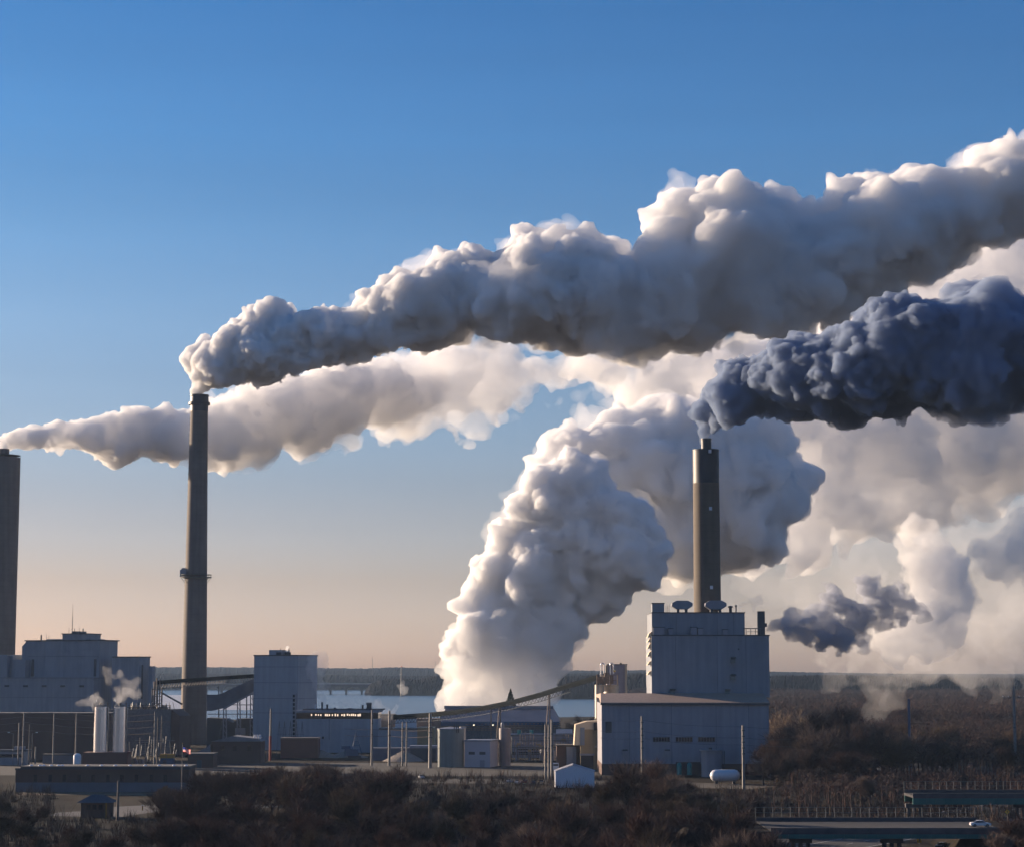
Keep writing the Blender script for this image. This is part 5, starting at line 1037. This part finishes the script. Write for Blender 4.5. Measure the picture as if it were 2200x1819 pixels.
for row, D in enumerate((330, 362, 396, 432, 468, 504, 540, 578, 618, 655)):
    halfw = D * 1100 / FPX; stp = 5.2 + D * .006; X = -halfw - 8
    while X < halfw * .56:
        X += stp * rt_.uniform(.65, 1.35); DD = D + rt_.uniform(-14, 14); x = 1100 + X / DD * FPX * .995
        if x > 1735 or (x > 1640 and DD > 432 - (x - 1640) * .3): continue
        if x > 1600 and DD > 436: continue
        tz = px(x, ytop(x) + rt_.uniform(-16, 6))[1]; h = CAMH + tz * DD
        if DD < 520: h = min(h, rt_.uniform(9.5, 15)) if x > 340 else min(h, rt_.uniform(5, 9))
        if h < 2.2: continue
        h = min(h, 19)
        if 120 < x < 345 and DD > 480: continue
        if DD > 560 and (x < 470 or x > 880) and rt_.random() < .45: continue
        if x < 340: pr = rt_.choice(BUSH + [PR[2], PR[6]]) if h > 3.2 else rt_.choice(BUSH)
        else: pr = rt_.choice(PR) if h > 5 else rt_.choice(BUSH)
        base = 10.0 if pr in PR else 4.0
        lb = [l for a, b_, l in zone if a <= x < b_ or (x < -80 and a == -80)]
        if not lb: continue
        g_ = lb[0]; row_ = ', at the bottom edge' if DD < 410 else (', mid rows' if DD < 545 else ', rear fringe'); lb = [lb[0] + row_]
        if nT >= 235: break
        plant_tree(pr, X, DD, h / base, rt_.uniform(0, 6.28), lb[0], 'bare trees, ' + g_[g_.index(' in ') + 1:]); nT += 1
print('trees', nT)
# clumps close to the boiler house, the right-hand trees on the bank
GR = 'bare trees right of the boiler house'
for k, (x, yt_, yb_, D, pk, lb) in enumerate(((1690, 1508, 1660, 850, 'pale', 'pale barked bare tree just right of the boiler house'), (1745, 1512, 1680, 800, 1, 'tall reddish bare tree right of the pale barked one'), (1790, 1500, 1675, 815, 1, 'widest reddish bare tree rising over the road bend'), (1715, 1530, 1690, 770, 4, 'dark bare tree with leaning trunk before the bright pond edge'), (1850, 1520, 1690, 780, 1, 'rust brown bare tree left of the tall armless pole'), (1895, 1540, 1690, 775, 5, 'low rust brown tree just left of the tall armless pole'), (1670, 1560, 1690, 760, 0, 'small bare tree against the right corner of the boiler house'), (1640, 1600, 1700, 730, 4, 'dark bare tree before the lower right wall of the boiler house'), (1765, 1560, 1710, 715, 4, 'dark bare tree in front of the widest reddish one'), (2175, 1595, 1690, 745, 1, 'russet bush like tree at the foot of the crossarm pole'), (1868, 1655, 1735, 620, 3, 'small bare tree standing alone above the overpass'), (1255, 1528, 1560, 1200, 4, 'small bare tree sticking up behind the tan annex'), (1228, 1545, 1565, 1190, 4, 'smaller bare tree left of the one behind the tan annex'), (2190, 1745, 1800, 440, 1, 'russet shrub hiding the right end of the overpass'), (2150, 1775, 1819, 430, 3, 'tan shrub at the lower right corner by the overpass'))):
    pr = PR[pk] if pk != 'pale' else tree_proto(91, 10.0, m_pale_bark, bk=m_pale_bark, spread=.5, twig=.7)
    tx = px(x, yt_)[0]; h = CAMH + px(x, yt_)[1] * D
    plant_tree(pr, tx * D, D, h / 10, k * 1.3, lb, GR)
for k, (x, yt_, D) in enumerate(((1668, 1578, 740), (1700, 1552, 752), (1728, 1566, 735), (1760, 1540, 748), (1795, 1556, 738), (1822, 1535, 757), (1850, 1560, 742), (1880, 1548, 755), (1908, 1570, 745), (1935, 1555, 760), (1688, 1600, 700), (1740, 1596, 705), (1800, 1602, 695), (1860, 1606, 690))):
    plant_tree(PR[(1, 4, 7, 3, 0, 5)[k % 6]], px(x, yt_)[0] * D, D, (CAMH + px(x, yt_)[1] * D) / 10, k * 1.7, 'tall bare brown tree between the boiler house and the armless pole, ' + ('front row' if D < 720 else 'back row'), 'tall bare trees left of the armless pole')
n2 = 0
for k in range(62):                  # nearest rows of the right-hand woods, tree by tree
    D = rt_.uniform(745, 1010); x = rt_.uniform(1785, 2260) if D < 930 else rt_.uniform(1665, 2260)
    if 1930 < x < 1975 and D < 790: continue
    plant_tree(rt_.choice([PR[1], PR[4], PR[7], PR[2]]), px(x, 1600)[0] * D, D, rt_.uniform(1.15, 1.75), rt_.uniform(0, 6.28), 'bare brown tree in the front rows of the right-hand woods, ' + ('left of the armless pole' if x < 1950 else 'right of the armless pole'), 'bare trees in the front rows of the right-hand woods'); n2 += 1
t = T('conifer', 'dark pointed conifer behind the conveyor in front of the steam', 'tree', 1097, 1262, y=1500)
h = t.z(1478); b = t.mb(); b.cyl(0, 0, 0, h * .95, .35, .05, seg=6); b.build('trunk', m_trunk); b = t.mb(); rnd = random.Random(8)
for k in range(900):
    f = rnd.random() ** .7; z = h * (.2 + .8 * f); a = rnd.uniform(0, 6.28); r = (1 - f) * h * .30 * rnd.uniform(.6, 1.15) + .2; p = Vector((math.cos(a) * r, math.sin(a) * r, z - r * .3)); q = Vector((0, 0, z)); s_ = Vector((-math.sin(a), math.cos(a), 0)) * .35
    b.add([tuple(q), tuple(p - s_), tuple(p + s_ + Vector((0, 0, -.4)))], [(0, 1, 2)])
b.build('crown', mat('conifer_needles', (.03, .045, .03), rough=.9))
# woods beyond: right-hand side, seen as a mass -> scattered trees in one object each belt
def woods(name, n, xr, Dr, hr, mats, label, seed, sc_=1.0, keep=None, nb=110):
    rnd = random.Random(seed); V, F, MI = [], [], []
    for k in range(n):
        D = rnd.uniform(*Dr); x = rnd.uniform(*xr); X = px(x, 1600)[0] * D
        if keep and not keep(x, D): continue
        h = rnd.uniform(*hr); r = h * rnd.uniform(.26, .40); mi = rnd.randrange(len(mats))
        # trunk
        k0 = len(V); V += [(X - .25, D, 0), (X + .25, D, 0), (X, D, h * .9), (X, D - .3, 0)]; F += [(k0, k0 + 1, k0 + 2), (k0 + 1, k0 + 3, k0 + 2), (k0 + 3, k0, k0 + 2)]; MI += [mi] * 3
        for j in range(nb):
            a = rnd.uniform(0, 6.283); e = rnd.uniform(-.5, 1); rr = rnd.random() ** .45; zc = h * .62 + e * h * .36 * rr; ra = r * rr * math.sqrt(max(.05, 1 - (e * rr) ** 2))
            c_ = Vector((X + math.cos(a) * ra, D + math.sin(a) * ra, zc)); L_ = rnd.uniform(.6, 1.6) * sc_; w_ = rnd.uniform(.035, .10) * sc_
            d = Vector((math.cos(a) * .7 + rnd.uniform(-.4, .4), math.sin(a) * .7 + rnd.uniform(-.4, .4), rnd.uniform(.1, 1.1))).normalized(); s_ = d.cross(Vector((rnd.uniform(-1, 1), rnd.uniform(-1, 1), rnd.uniform(-1, 1)))).normalized() * w_
            k0 = len(V); V += [tuple(c_ - s_), tuple(c_ + s_), tuple(c_ + d * L_ + s_ * .3)]; F.append((k0, k0 + 1, k0 + 2)); MI.append(mi)
    me = bpy.data.meshes.new(name); me.from_pydata(V, [], F); me.polygons.foreach_set('material_index', MI); [me.materials.append(m) for m in mats]; me.update()
    o = bpy.data.objects.new(name, me); COL.objects.link(o); return tag(o, label, 'woods', kind='stuff')
woods('nearer_woods', 1300, (1640, 2420), (740, 1300), (11, 16), [m_twigs[1], m_twigs[4], m_twigs[0], m_twigs[4]], 'dark brown bare woodland right of the boiler house', 21, 1.3, keep=lambda x, D: not (x < 1780 and D < 900))
woods('roadside_woods', 230, (1660, 2320), (585, 745), (4, 10), [m_twigs[1], m_twigs[4], m_twigs[0]], 'dark brushy trees between the road bridges and the right-hand woods', 26, 1.0, keep=lambda x, D: x < 1990 or D > 610)
woods('middle_woods', 2200, (1500, 2500), (1250, 2000), (11, 16), [m_twigs[4], m_twigs[1], m_twigs[0]], 'bare woodland farther back under the drifting steam', 22, 2.2, nb=80)
woods('far_woods', 2600, (1350, 2700), (2000, 3000), (11, 17), [m_twigs[4], m_twigs[0]], 'dense far woodland reaching the lake shore on the right', 23, 3.6, keep=lambda x, D: x > 1600 or D > 2600, nb=50)
def brush(name, n, xr, Dr, hr, mats, label, seed, keep):
    rnd = random.Random(seed); V, F, MI = [], [], []
    for k in range(n):
        D = rnd.uniform(*Dr); x = rnd.uniform(*xr)
        if not keep(x, D): continue
        X = px(x, 1700)[0] * D; h = rnd.uniform(*hr) * (.6 + .8 * rnd.random()); mi = rnd.randrange(len(mats))
        for j in range(11):
            a = rnd.uniform(0, 6.283); q = rnd.uniform(0, 1.5); bx, by = X + math.cos(a) * q, D + math.sin(a) * q; lx, ly = rnd.gauss(0, .22) * h, rnd.gauss(0, .22) * h; w_ = rnd.uniform(.03, .07); hh = h * rnd.uniform(.5, 1.1)
            k0 = len(V); V += [(bx - w_, by, 0), (bx + w_, by, 0), (bx + lx * .5 + w_ * .6, by + ly * .4, hh * .55), (bx + lx, by + ly, hh), (bx + lx * .5 - w_ * .6, by + ly * .4, hh * .55)]; F.append((k0, k0 + 1, k0 + 2, k0 + 3, k0 + 4)); MI.append(mi)
    me = bpy.data.meshes.new(name); me.from_pydata(V, [], F); me.polygons.foreach_set('material_index', MI); [me.materials.append(m) for m in mats]; me.update()
    o = bpy.data.objects.new(name, me); COL.objects.link(o); return tag(o, label, 'undergrowth', kind='stuff')
brush('undergrowth', 9000, (-150, 2350), (290, 790), (1.6, 4.2), [m_twigs[3], m_twigs[2], m_twigs[0], m_twigs[1], m_twigs[4]], 'tangled brown undergrowth between the nearer bare trees', 24, lambda x, D: not (120 < x < 640 and 560 < D < 800) and not (x > 1640 and 430 < D < 500 + (2200 - x) * .10) and not (1290 < x < 1660 and D > 700) and not (x < 420 and D > 690))
for (x, y, w_, lb) in ((1700, 1612, 60, 'bright frozen pond edge right of the boiler house'), (1880, 1655, 90, 'pale path seen through the right-hand trees')):
    a = gpx(x - w_ / 2, y, .06); c_ = gpx(x + w_ / 2, y, .06); e = gpx(x + w_ / 2, y - 12, .06); f_ = gpx(x - w_ / 2, y - 12, .06); sheet('pond_ice' if x < 1800 else 'path', [a, c_, e, f_], .06, m_ice, lb)
# ------------------------------------------------------------------ the plumes
def circ(lst, D, seed, jit=.25, sub=0):
    rnd = random.Random(seed); out = []
    for c_ in lst:
        x, y, r = c_[:3]; dz = c_[3] if len(c_) > 3 else rnd.uniform(-jit, jit) * r
        DD = D + dz * S(D); out.append((*P(x, y, DD), r * S(DD)))
        for k in range(sub):
            a = rnd.uniform(0, 6.28); q = r * rnd.uniform(.35, .6); w_ = (r - q * .6); e = rnd.uniform(-.8, .8); DD = D + (dz + w_ * e) * S(D)
            out.append((*P(x + math.cos(a) * w_ * math.sqrt(1 - e * e), y + math.sin(a) * w_ * math.sqrt(1 - e * e), DD), q * S(DD)))
    return out
def plume(name, label, meshes):
    """meshes: list of (part name, mesh, material); the first is the thing's own body"""
    o = None
    for nm, me, m in meshes:
        me.materials.append(m); q = bpy.data.objects.new(nm if o else name, me); COL.objects.link(q)
        if o is None: o = q; tag(o, label, 'smoke plume' if 'smoke' in name else 'steam cloud')
        else: q.parent = o
    return o
WH = (.985, .985, .988); BL_SHADE = (.50, .59, .74)  # the blue-grey holds the shadow lying on the boiler chimney plume
A_top = [(412,846),(416,810),(424,783),(450,728),(471,726),(490,700),(529,679),(550,652),(581,646),(608,661),(639,676),(655,686),(668,655),(697,645),(718,656),(754,655),(775,660),(805,622),(828,620),(841,612),(860,590),(900,566),(930,578),(946,548),(970,535),(1000,533),(1024,535),(1055,541),(1070,575),(1078,520),(1104,486),(1130,480),(1150,490),(1172,476),(1203,473),(1247,470),(1271,483),(1287,466),(1315,480),(1325,515),(1358,566),(1378,575),(1390,515),(1426,455),(1457,430),(1519,418),(1556,402),(1587,408),(1606,425),(1643,421),(1674,428),(1723,415),(1745,436),(1735,480),(1748,488),(1779,449),(1816,411),(1860,371),(1915,387),(1971,368),(2014,368),(2039,380),(2076,356),(2132,315),(2175,311),(2230,306),(2330,270)]
A_bot = [(412,850),(430,850),(443,846),(471,828),(492,832),(524,818),(550,812),(576,828),(602,810),(629,794),(655,791),(691,802),(733,783),(760,768),(817,757),(859,741),(911,744),(964,731),(1005,708),(1055,721),(1104,738),(1191,755),(1247,760),(1333,761),(1426,761),(1488,755),(1556,735),(1674,706),(1829,680),(1866,650),(1952,600),(2076,540),(2200,500),(2330,450)]
def outline(top, bot, step=6):
    tx, ty = zip(*top); bx, by = zip(*bot); x0, x1 = max(tx[0], bx[0]), min(tx[-1], bx[-1]); n = int((x1 - x0) / step)
    # tops may fold back a little; sort
    tt = sorted(top); bb = sorted(bot); xs = np.linspace(x0, x1, n)
    return [(x, np.interp(x, [q[0] for q in tt], [q[1] for q in tt]), np.interp(x, [q[0] for q in bb], [q[1] for q in bb])) for x in xs]
DA = 1130
A = outline(A_top, A_bot)
def inset(o, f=.05): return [(x, t + (b - t) * f, b - (b - t) * f) for x, t, b in o]
def stretch(o, x0, x1, fin=0, fout=0, cy=.55):
    """the part of an outline between two columns, swelling in over fin and tapering out over fout photo pixels"""
    r = []
    for x, t, b in o:
        if x0 <= x <= x1:
            k = min(1, .25 + .75 * (x - x0) / fin if fin else 1, .25 + .75 * (x1 - x) / fout if fout else 1); m_ = t + (b - t) * cy; r.append((x, m_ - (m_ - t) * k, m_ + (b - m_) * k))
    return r
A = inset(A, .01)
throat = circ([(428, 851, 12, 0), (429, 842, 13, 0), (430, 830, 14, 0), (433, 815, 16, 0), (438, 798, 19, 0), (446, 780, 22, 0), (456, 762, 24, 0), (470, 748, 26, 0), (462, 800, 22, 0), (476, 785, 28, 0)], DA, 1)
mA1 = smoke_mesh('smoke_plume', throat + puffs(stretch(A, 452, 860, 0, 190), 3, 110, DA, edge=(.14, .32), dtilt=-.02), .52, seed=1, amp=1.05, kids=(.22, .56), warp=1.2)
sA2 = puffs(stretch(A, 640, 1420, 130, 260), 4, 130, DA - 6, edge=(.12, .34), dtilt=-.02)
mA2 = smoke_mesh('plume_middle', sA2, .85, seed=2, amp=1.1, kids=(.22, .58), kk=.08)
sA3 = puffs(stretch(A, 1130, 2400, 220, 0), 14, 130, DA - 16, edge=(.12, .34), dtilt=-.02)
mA3 = smoke_mesh('plume_tail', sA3, 1.05, seed=12, amp=1.1, kids=(.22, .58), kk=.11, rough=.16)
plume('smoke_plume', 'upper billowing smoke plume from the tallest grey chimney, white on top, slate blue below', [('smoke_plume', mA1, smoke_mat('dense_smoke', WH, .75, .0, .07, (.80, .80, .84))), ('plume_middle', mA2, smoke_mat('medium_smoke', WH, .55, .0, .06, (.80, .80, .84))), ('plume_tail', mA3, smoke_mat('thinning_smoke', WH, .26, .05, .03, (.80, .80, .84))), ('thin_veil', veil(sA2 + sA3, 51, 1.35), smoke_mat('smoke_veil', WH, .028, .3, .0))])
# plume of the edge chimney
B_top = [(-60,960),(-20,950),(0,935),(37,915),(73,913),(100,907),(131,898),(157,907),(183,891),(225,900),(232,886),(262,890),(272,867),(309,857),(346,870),(361,863),(403,881),(456,867),(487,841),(524,838),(555,822),(602,806),(660,790),(740,775),(830,752),(960,728),(1050,722),(1110,745),(1200,765),(1330,770)]
B_bot = [(-60,967),(0,968),(79,978),(115,969),(173,975),(262,1000),(293,985),(367,1006),(450,994),(487,1011),(550,993),(576,970),(629,960),(691,967),(733,956),(754,933),(801,918),(838,944),(885,948),(911,920),(964,908),(1037,902),(1079,890),(1110,868),(1160,842),(1230,825),(1330,815)]
B = outline(B_top, B_bot)
B = inset(B, .05)
mB1 = smoke_mesh('smoke_plume', circ([(-2, 963, 11, 0), (-2, 958, 12, 0)], 1150, 1) + puffs(stretch(B, -60, 470, 0, 130), 5, 90, 1165, edge=(.12, .32), dtilt=.10), .8, seed=3, amp=1.05, kids=(.22, .56), rough=.16)
sB2 = puffs(stretch(B, 330, 960, 90, 240), 6, 110, 1190, edge=(.10, .32), dtilt=.10, rmin=.2, rmax=.45)
mB2 = smoke_mesh('plume_middle', sB2, 1.0, seed=4, amp=1.1, kids=(.22, .58), kk=.15, rough=.34)
mB3 = smoke_mesh('plume_tail', puffs(stretch(B, 740, 1330, 160, 60), 16, 110, 1230, edge=(.10, .30), dtilt=.10, rmin=.15, rmax=.4), 1.2, seed=14, amp=1.1, kids=(.25, .6), kk=.2, rough=.5)
plume('smoke_plume', 'lower smoke plume drifting from the edge chimney, cream lit and ragged below', [('smoke_plume', mB1, smoke_mat('soft_smoke', WH, .35, .1, .05, (.82, .82, .84))), ('plume_middle', mB2, smoke_mat('softer_smoke', WH, .16, .2, .03, (.82, .82, .84))), ('plume_tail', mB3, smoke_mat('faint_smoke', WH, .05, .3, .0)), ('thin_veil', veil(sB2, 52, 1.3), smoke_mat('soft_veil', WH, .03, .3, .0))])
# plume of the boiler chimney; its shadow is put into the smoke colour
C_top = [(1500,936),(1505,857),(1513,839),(1541,820),(1556,789),(1581,777),(1612,772),(1649,756),(1692,727),(1730,725),(1767,724),(1791,705),(1829,710),(1847,696),(1890,653),(1928,631),(1959,645),(1996,640),(2045,637),(2064,603),(2107,591),(2157,616),(2181,647),(2210,650),(2330,640)]
C_bot = [(1500,940),(1535,938),(1556,913),(1600,894),(1643,888),(1674,882),(1717,892),(1779,886),(1804,900),(1860,905),(1890,885),(1983,868),(2045,888),(2095,892),(2200,848),(2330,850)]
C = [a for a in outline(C_top, C_bot, 5) if a[0] > 1507]
C = inset(C, -.02)
sC1 = puffs(stretch(C, 1540, 2130, 0, 160), 8, 130, 838, edge=(.13, .32), dtilt=-.08)
mC1 = smoke_mesh('smoke_plume', circ([(1519, 944, 9, 0), (1519, 934, 10, 0), (1520, 920, 12, 0), (1522, 905, 14, 0), (1525, 888, 17, 0), (1530, 872, 20, 0), (1538, 855, 23, 0), (1548, 838, 25, 0), (1545, 880, 20, 0), (1560, 862, 26, 0)], 838, 2) + sC1, .45, seed=5, amp=1.05, kids=(.22, .56), warp=1.2)
sC2 = puffs(stretch(C, 1900, 2400, 150, 0), 18, 90, 814, edge=(.12, .32), dtilt=-.08)
mC2 = smoke_mesh('plume_tail', sC2, .7, seed=15, amp=1.05, kids=(.22, .56), kk=.14, rough=.16)
plume('smoke_plume', 'smoke plume tinted shadow blue, blowing right from the thick tan boiler house chimney', [('smoke_plume', mC1, smoke_mat('shade_blue_smoke', BL_SHADE, .6, .0, .08, (.22, .27, .38))), ('plume_tail', mC2, smoke_mat('shade_blue_tail', BL_SHADE, .36, .0, .03, (.22, .27, .38)))])
# steam columns behind the conveyor
D1 = [(985,1500,40),(1040,1505,48),(1090,1510,45),(1140,1510,42),(1000,1440,48),(1060,1440,60),(1115,1440,55),(1160,1445,42),(1018,1380,52),(1085,1370,62),(1150,1370,55),(1195,1380,38),(1050,1310,62),(1120,1300,75),(1190,1310,66),(1215,1345,40),(1075,1245,58),(1140,1230,75),(1215,1250,70),(1270,1275,52),(1105,1180,58),(1175,1165,72),(1250,1190,75),(1330,1190,80),(1385,1200,48),(1300,1260,55),(1140,1110,52),(1205,1095,75),(1280,1120,75),(1340,1140,70),(1395,1180,38),(1185,1040,48),(1240,1040,60)]
sD1 = circ([c_ for c_ in D1 if c_[1] < 1400], 1480, 3, sub=5)
sD0 = circ([c_ for c_ in D1 if c_[1] > 1340] + [(965,1520,22),(1005,1525,24),(1160,1480,40),(1180,1420,38),(1198,1390,30),(1222,1350,26),(1175,1500,22)], 1470, 13, sub=5)
mD0 = smoke_mesh('steam_base', sD0, .9, seed=16, amp=1.1, kids=(.22, .58), kk=.12, rough=.2)
mD1 = smoke_mesh('steam_cloud', sD1, .95, seed=6, amp=1.1, kids=(.22, .58), kk=.09, rough=.12)
D2 = [(1190,1010,50),(1200,970,38),(1240,1010,80),(1330,940,60),(1275,925,30),(1240,960,42),(1290,950,55),(1300,930,45),(1330,910,34),(1350,960,75),(1420,915,58),(1440,950,70),(1330,1030,85),(1420,1050,110),(1470,1130,95),(1430,1190,55),(1510,1010,110),(1560,1110,100),(1600,980,85),(1640,960,62),(1650,1050,82),(1640,1130,62),(1540,1170,45),(1490,1200,45)]
sD2 = circ(D2, 1620, 4, sub=4)
mD2 = smoke_mesh('plume_tail', sD2, 1.6, seed=7, amp=1.1, kids=(.28, .54), rough=.22)
plume('steam_cloud', 'huge white steam column rising from behind the conveyor, sunlit on its left edge', [('steam_cloud', mD1, smoke_mat('dense_steam', WH, .40, .1, .06, (.84, .84, .85))), ('steam_base', mD0, smoke_mat('rising_steam', WH, .10, .2, .02, (.84, .84, .85))), ('plume_tail', mD2, smoke_mat('drifting_steam', WH, .22, .15, .04, (.84, .80, .77))), ('thin_veil', veil([q for q in sD1 + sD2 if q[2] > 110], 54, 1.8), smoke_mat('steam_veil', WH, .025, .3, .0))])
E1 = [(1240,800,30),(1285,805,40),(1450,770,70),(1350,850,40),(1280,780,40),(1330,790,45),(1400,800,62),(1450,850,60),(1480,790,62),(1540,800,70),(1590,880,80),(1640,790,80),(1700,900,95),(1740,800,85),(1820,760,95),(1800,950,105),(1900,720,95),(1920,960,110),(2000,900,110),(2020,680,95),(2100,640,95),(2120,560,80),(2100,950,120),(2220,600,110),(2220,900,120),(2330,700,150),(2330,950,130),(1700,1010,80),(1780,1060,75),(1680,1120,60),(1620,1180,48),(1560,1200,40),(1720,1170,50),(1840,1110,65),(1930,1070,70),(2010,1040,70),(2100,1040,55),(1370,870,35),(2200,1000,60),(2330,1020,60),(1960,820,100),(2080,800,110)]
mE = smoke_mesh('steam_cloud', circ(E1, 2050, 5, sub=4), 2.3, seed=8, amp=1.1, kids=(.28, .54), rough=.25)
plume('steam_cloud', 'broad cream and mauve cloud bank filling the sky behind the boiler chimney', [('steam_cloud', mE, smoke_mat('broad_steam', WH, .06, .2, .0)), ('thin_veil', smoke_mesh('thin_veil', circ([(1640,1230,45),(1720,1240,60),(1800,1250,70),(1900,1230,80),(2000,1200,80),(2100,1180,80),(2220,1160,90),(2330,1180,90),(1750,1310,45),(1860,1320,60),(1970,1320,75),(2090,1290,85),(2220,1290,95),(2340,1290,95),(2060,1130,60),(2180,1090,60),(1880,1170,60),(1340,860,45),(1290,830,35)], 2150, 15, sub=4), 3.2, seed=55, amp=1.1, kids=(.3, .6), levels=2, kk=.25, rough=.5), smoke_mat('bank_veil', WH, .0045, .3, .0))])
# exhaust from the duct on the roof
F_ = [(1646,1341,5,0),(1650,1341,6,0),(1654,1341,7,0),(1659,1341,8,0),(1664,1340,9,0),(1670,1339,11,0),(1675,1338,12),(1680,1336,12),(1695,1333,16),(1710,1328,19),(1704,1350,18),(1735,1325,22),(1730,1358,24),(1765,1318,22),(1787,1285,24),(1775,1350,33),(1810,1300,24),(1812,1370,30),(1845,1330,30),(1862,1262,24),(1880,1288,26),(1850,1380,18),(1900,1310,22),(1935,1288,20),(1955,1296,18),(1890,1342,14),(1910,1275,16),(1968,1302,13),(1984,1320,14),(1940,1328,16),(1928,1268,16),(1905,1335,15)]
mF = smoke_mesh('smoke_plume', circ(F_, 822.5, 12, sub=5), .32, seed=9, amp=1.0, kids=(.3, .58), rough=.4)
plume('smoke_plume', 'small ragged blue smoke puff blowing right from the roof duct', [('smoke_plume', mF, smoke_mat('blue_exhaust', (.68, .71, .78), .38, .1, .05, (.34, .36, .43)))])
G = [(1965,1135,28),(1950,1165,22),(1990,1165,38),(2015,1195,42),(1985,1215,40),(2040,1230,45),(2050,1265,42),(2010,1270,48),(2040,1310,38),(1990,1320,52),(1945,1345,45),(1985,1375,42),(1925,1380,40),(2040,1350,32)]
mG = smoke_mesh('smoke_plume', circ(G, 1300, 7, sub=4), .95, seed=10, amp=1.05, kids=(.28, .52), rough=.3)
plume('smoke_plume', 'curling mauve smoke swirl right of the small blue puff', [('smoke_plume', mG, smoke_mat('mauve_smoke', WH, .085, .3, .0))])
H_ = [(2110,1180,32),(2140,1200,42),(2190,1190,48),(2240,1200,60),(2160,1160,28),(2200,1110,30),(2230,1140,40),(2170,1230,30)]
mH = smoke_mesh('smoke_plume', circ(H_, 1500, 8, sub=4), 1.2, seed=11, kids=(.28, .52), rough=.3)
plume('smoke_plume', 'mauve smoke lump at the right frame edge below the cloud bank', [('smoke_plume', mH, smoke_mat('mauve_smoke2', WH, .040, .3, .0))])
for nm, lst, D, vx, dn, lb, sd in (
    ('low', [(1800,1440,32),(1840,1420,40),(1890,1400,50),(1950,1400,55),(2010,1390,60),(2080,1390,60),(2150,1380,65),(2230,1370,80),(1850,1455,30),(1880,1475,32),(1900,1500,28),(1890,1525,20),(1940,1460,32),(1960,1440,40),(1915,1482,26),(2000,1440,30),(2060,1440,25),(1870,1540,10),(2100,1450,28),(2170,1450,22),(2130,1480,16),(1830,1470,14),(2000,1415,45),(2110,1418,50),(2205,1425,52),(1780,1400,30),(1720,1370,22)], 1250, 1.2, .010, 'thin pinkish steam trailing low over the right-hand woods', 31),
    ('puff', [(686,1508,7),(690,1495,10),(688,1478,12),(690,1460,15),(685,1440,17),(692,1422,16),(678,1415,14),(700,1432,9),(672,1432,12)], 1035, .5, .045, 'grey smoke puff climbing the right face of the tall white blue building', 32),
    ('tankl', [(172,1510,3),(184,1508,7),(196,1512,9),(206,1506,8),(218,1502,9),(230,1508,8),(244,1506,8),(256,1500,9),(268,1494,9),(282,1491,8),(296,1489,5),(200,1520,6),(236,1516,6)], 870, .42, .05, 'white vapour streaming off the silver tank tops', 33),
    ('tower', [(262,1500,8),(250,1480,12),(262,1468,14),(240,1460,12),(255,1445,12),(236,1440,9),(278,1480,12),(285,1462,9)], 1010, .5, .022, 'faint vapour before the tan face of the stepped power house', 34),
    ('roof', [(718,1512,6),(730,1508,8),(742,1508,8),(756,1505,10),(770,1502,9),(782,1500,7),(806,1512,7),(818,1516,9),(832,1520,9),(845,1522,8),(822,1528,8),(838,1532,8)], 1050, .5, .02, 'thin grey vapour drifting along the strip-window building roof', 35),
    ('white', [(617,1399,3),(616,1394,4),(618,1388,4),(614,1391,3)], 1055, .25, .4, 'tiny sunlit steam puff on the crusher house roof', 36),
    ('point', [(874,1486,6),(868,1476,6),(870,1466,7),(864,1458,6),(858,1470,5),(876,1474,5)], 3200, 1.6, .02, 'small pink smoke rising before the wooded point', 37),
    ('duct', [(1600,1306,5),(1608,1302,8),(1618,1296,10),(1628,1290,9),(1634,1298,7),(1622,1310,5),(1590,1308,4)], 828, .4, .06, 'faint grey wisps over the right end of the penthouse', 38),
    ('wisp', [(975,925,4),(983,938,5),(993,946,6),(1005,950,6),(1018,948,4),(1027,940,3)], 1250, .8, .06, 'lone curved wisp of smoke hanging below the lower plume', 39),
    ('gap', [(1140,880,8),(1170,872,12),(1205,862,13),(1240,852,13),(1270,842,12),(1300,826,14),(1105,890,6)], 1500, 1.1, .010, 'thin pink streak of smoke crossing the blue gap', 40)):
    me = smoke_mesh('steam_wisp', circ(lst, D, sd, sub=3, jit=.6), vx, seed=sd, amp=1.1, kids=(.3, .56), rough=.45)
    o = plume('steam_wisp', lb, [('steam_wisp', me, smoke_mat('wisp_' + nm, WH, dn, .35, .0))]); o['category'] = 'steam'
# ------------------------------------------------------------------ haze
b = MB(); b.box(-9000, 9000, -300, 9500, -1.0, 640); hz = b.build('haze', None); hz['kind'] = 'stuff'; hz['label'] = 'thin blue winter haze over the lake and plant'
m = bpy.data.materials.new('haze_air'); m.use_nodes = True; nt = m.node_tree; nt.nodes.clear(); o_ = N(nt, 'ShaderNodeOutputMaterial'); v_ = N(nt, 'ShaderNodeVolumePrincipled')
v_.inputs['Color'].default_value = (.50, .70, 1.0, 1); v_.inputs['Density'].default_value = 3.0e-5; v_.inputs['Anisotropy'].default_value = .2; nt.links.new(v_.outputs[0], o_.inputs['Volume'])
m.cycles.homogeneous_volume = True; hz.data.materials.append(m)
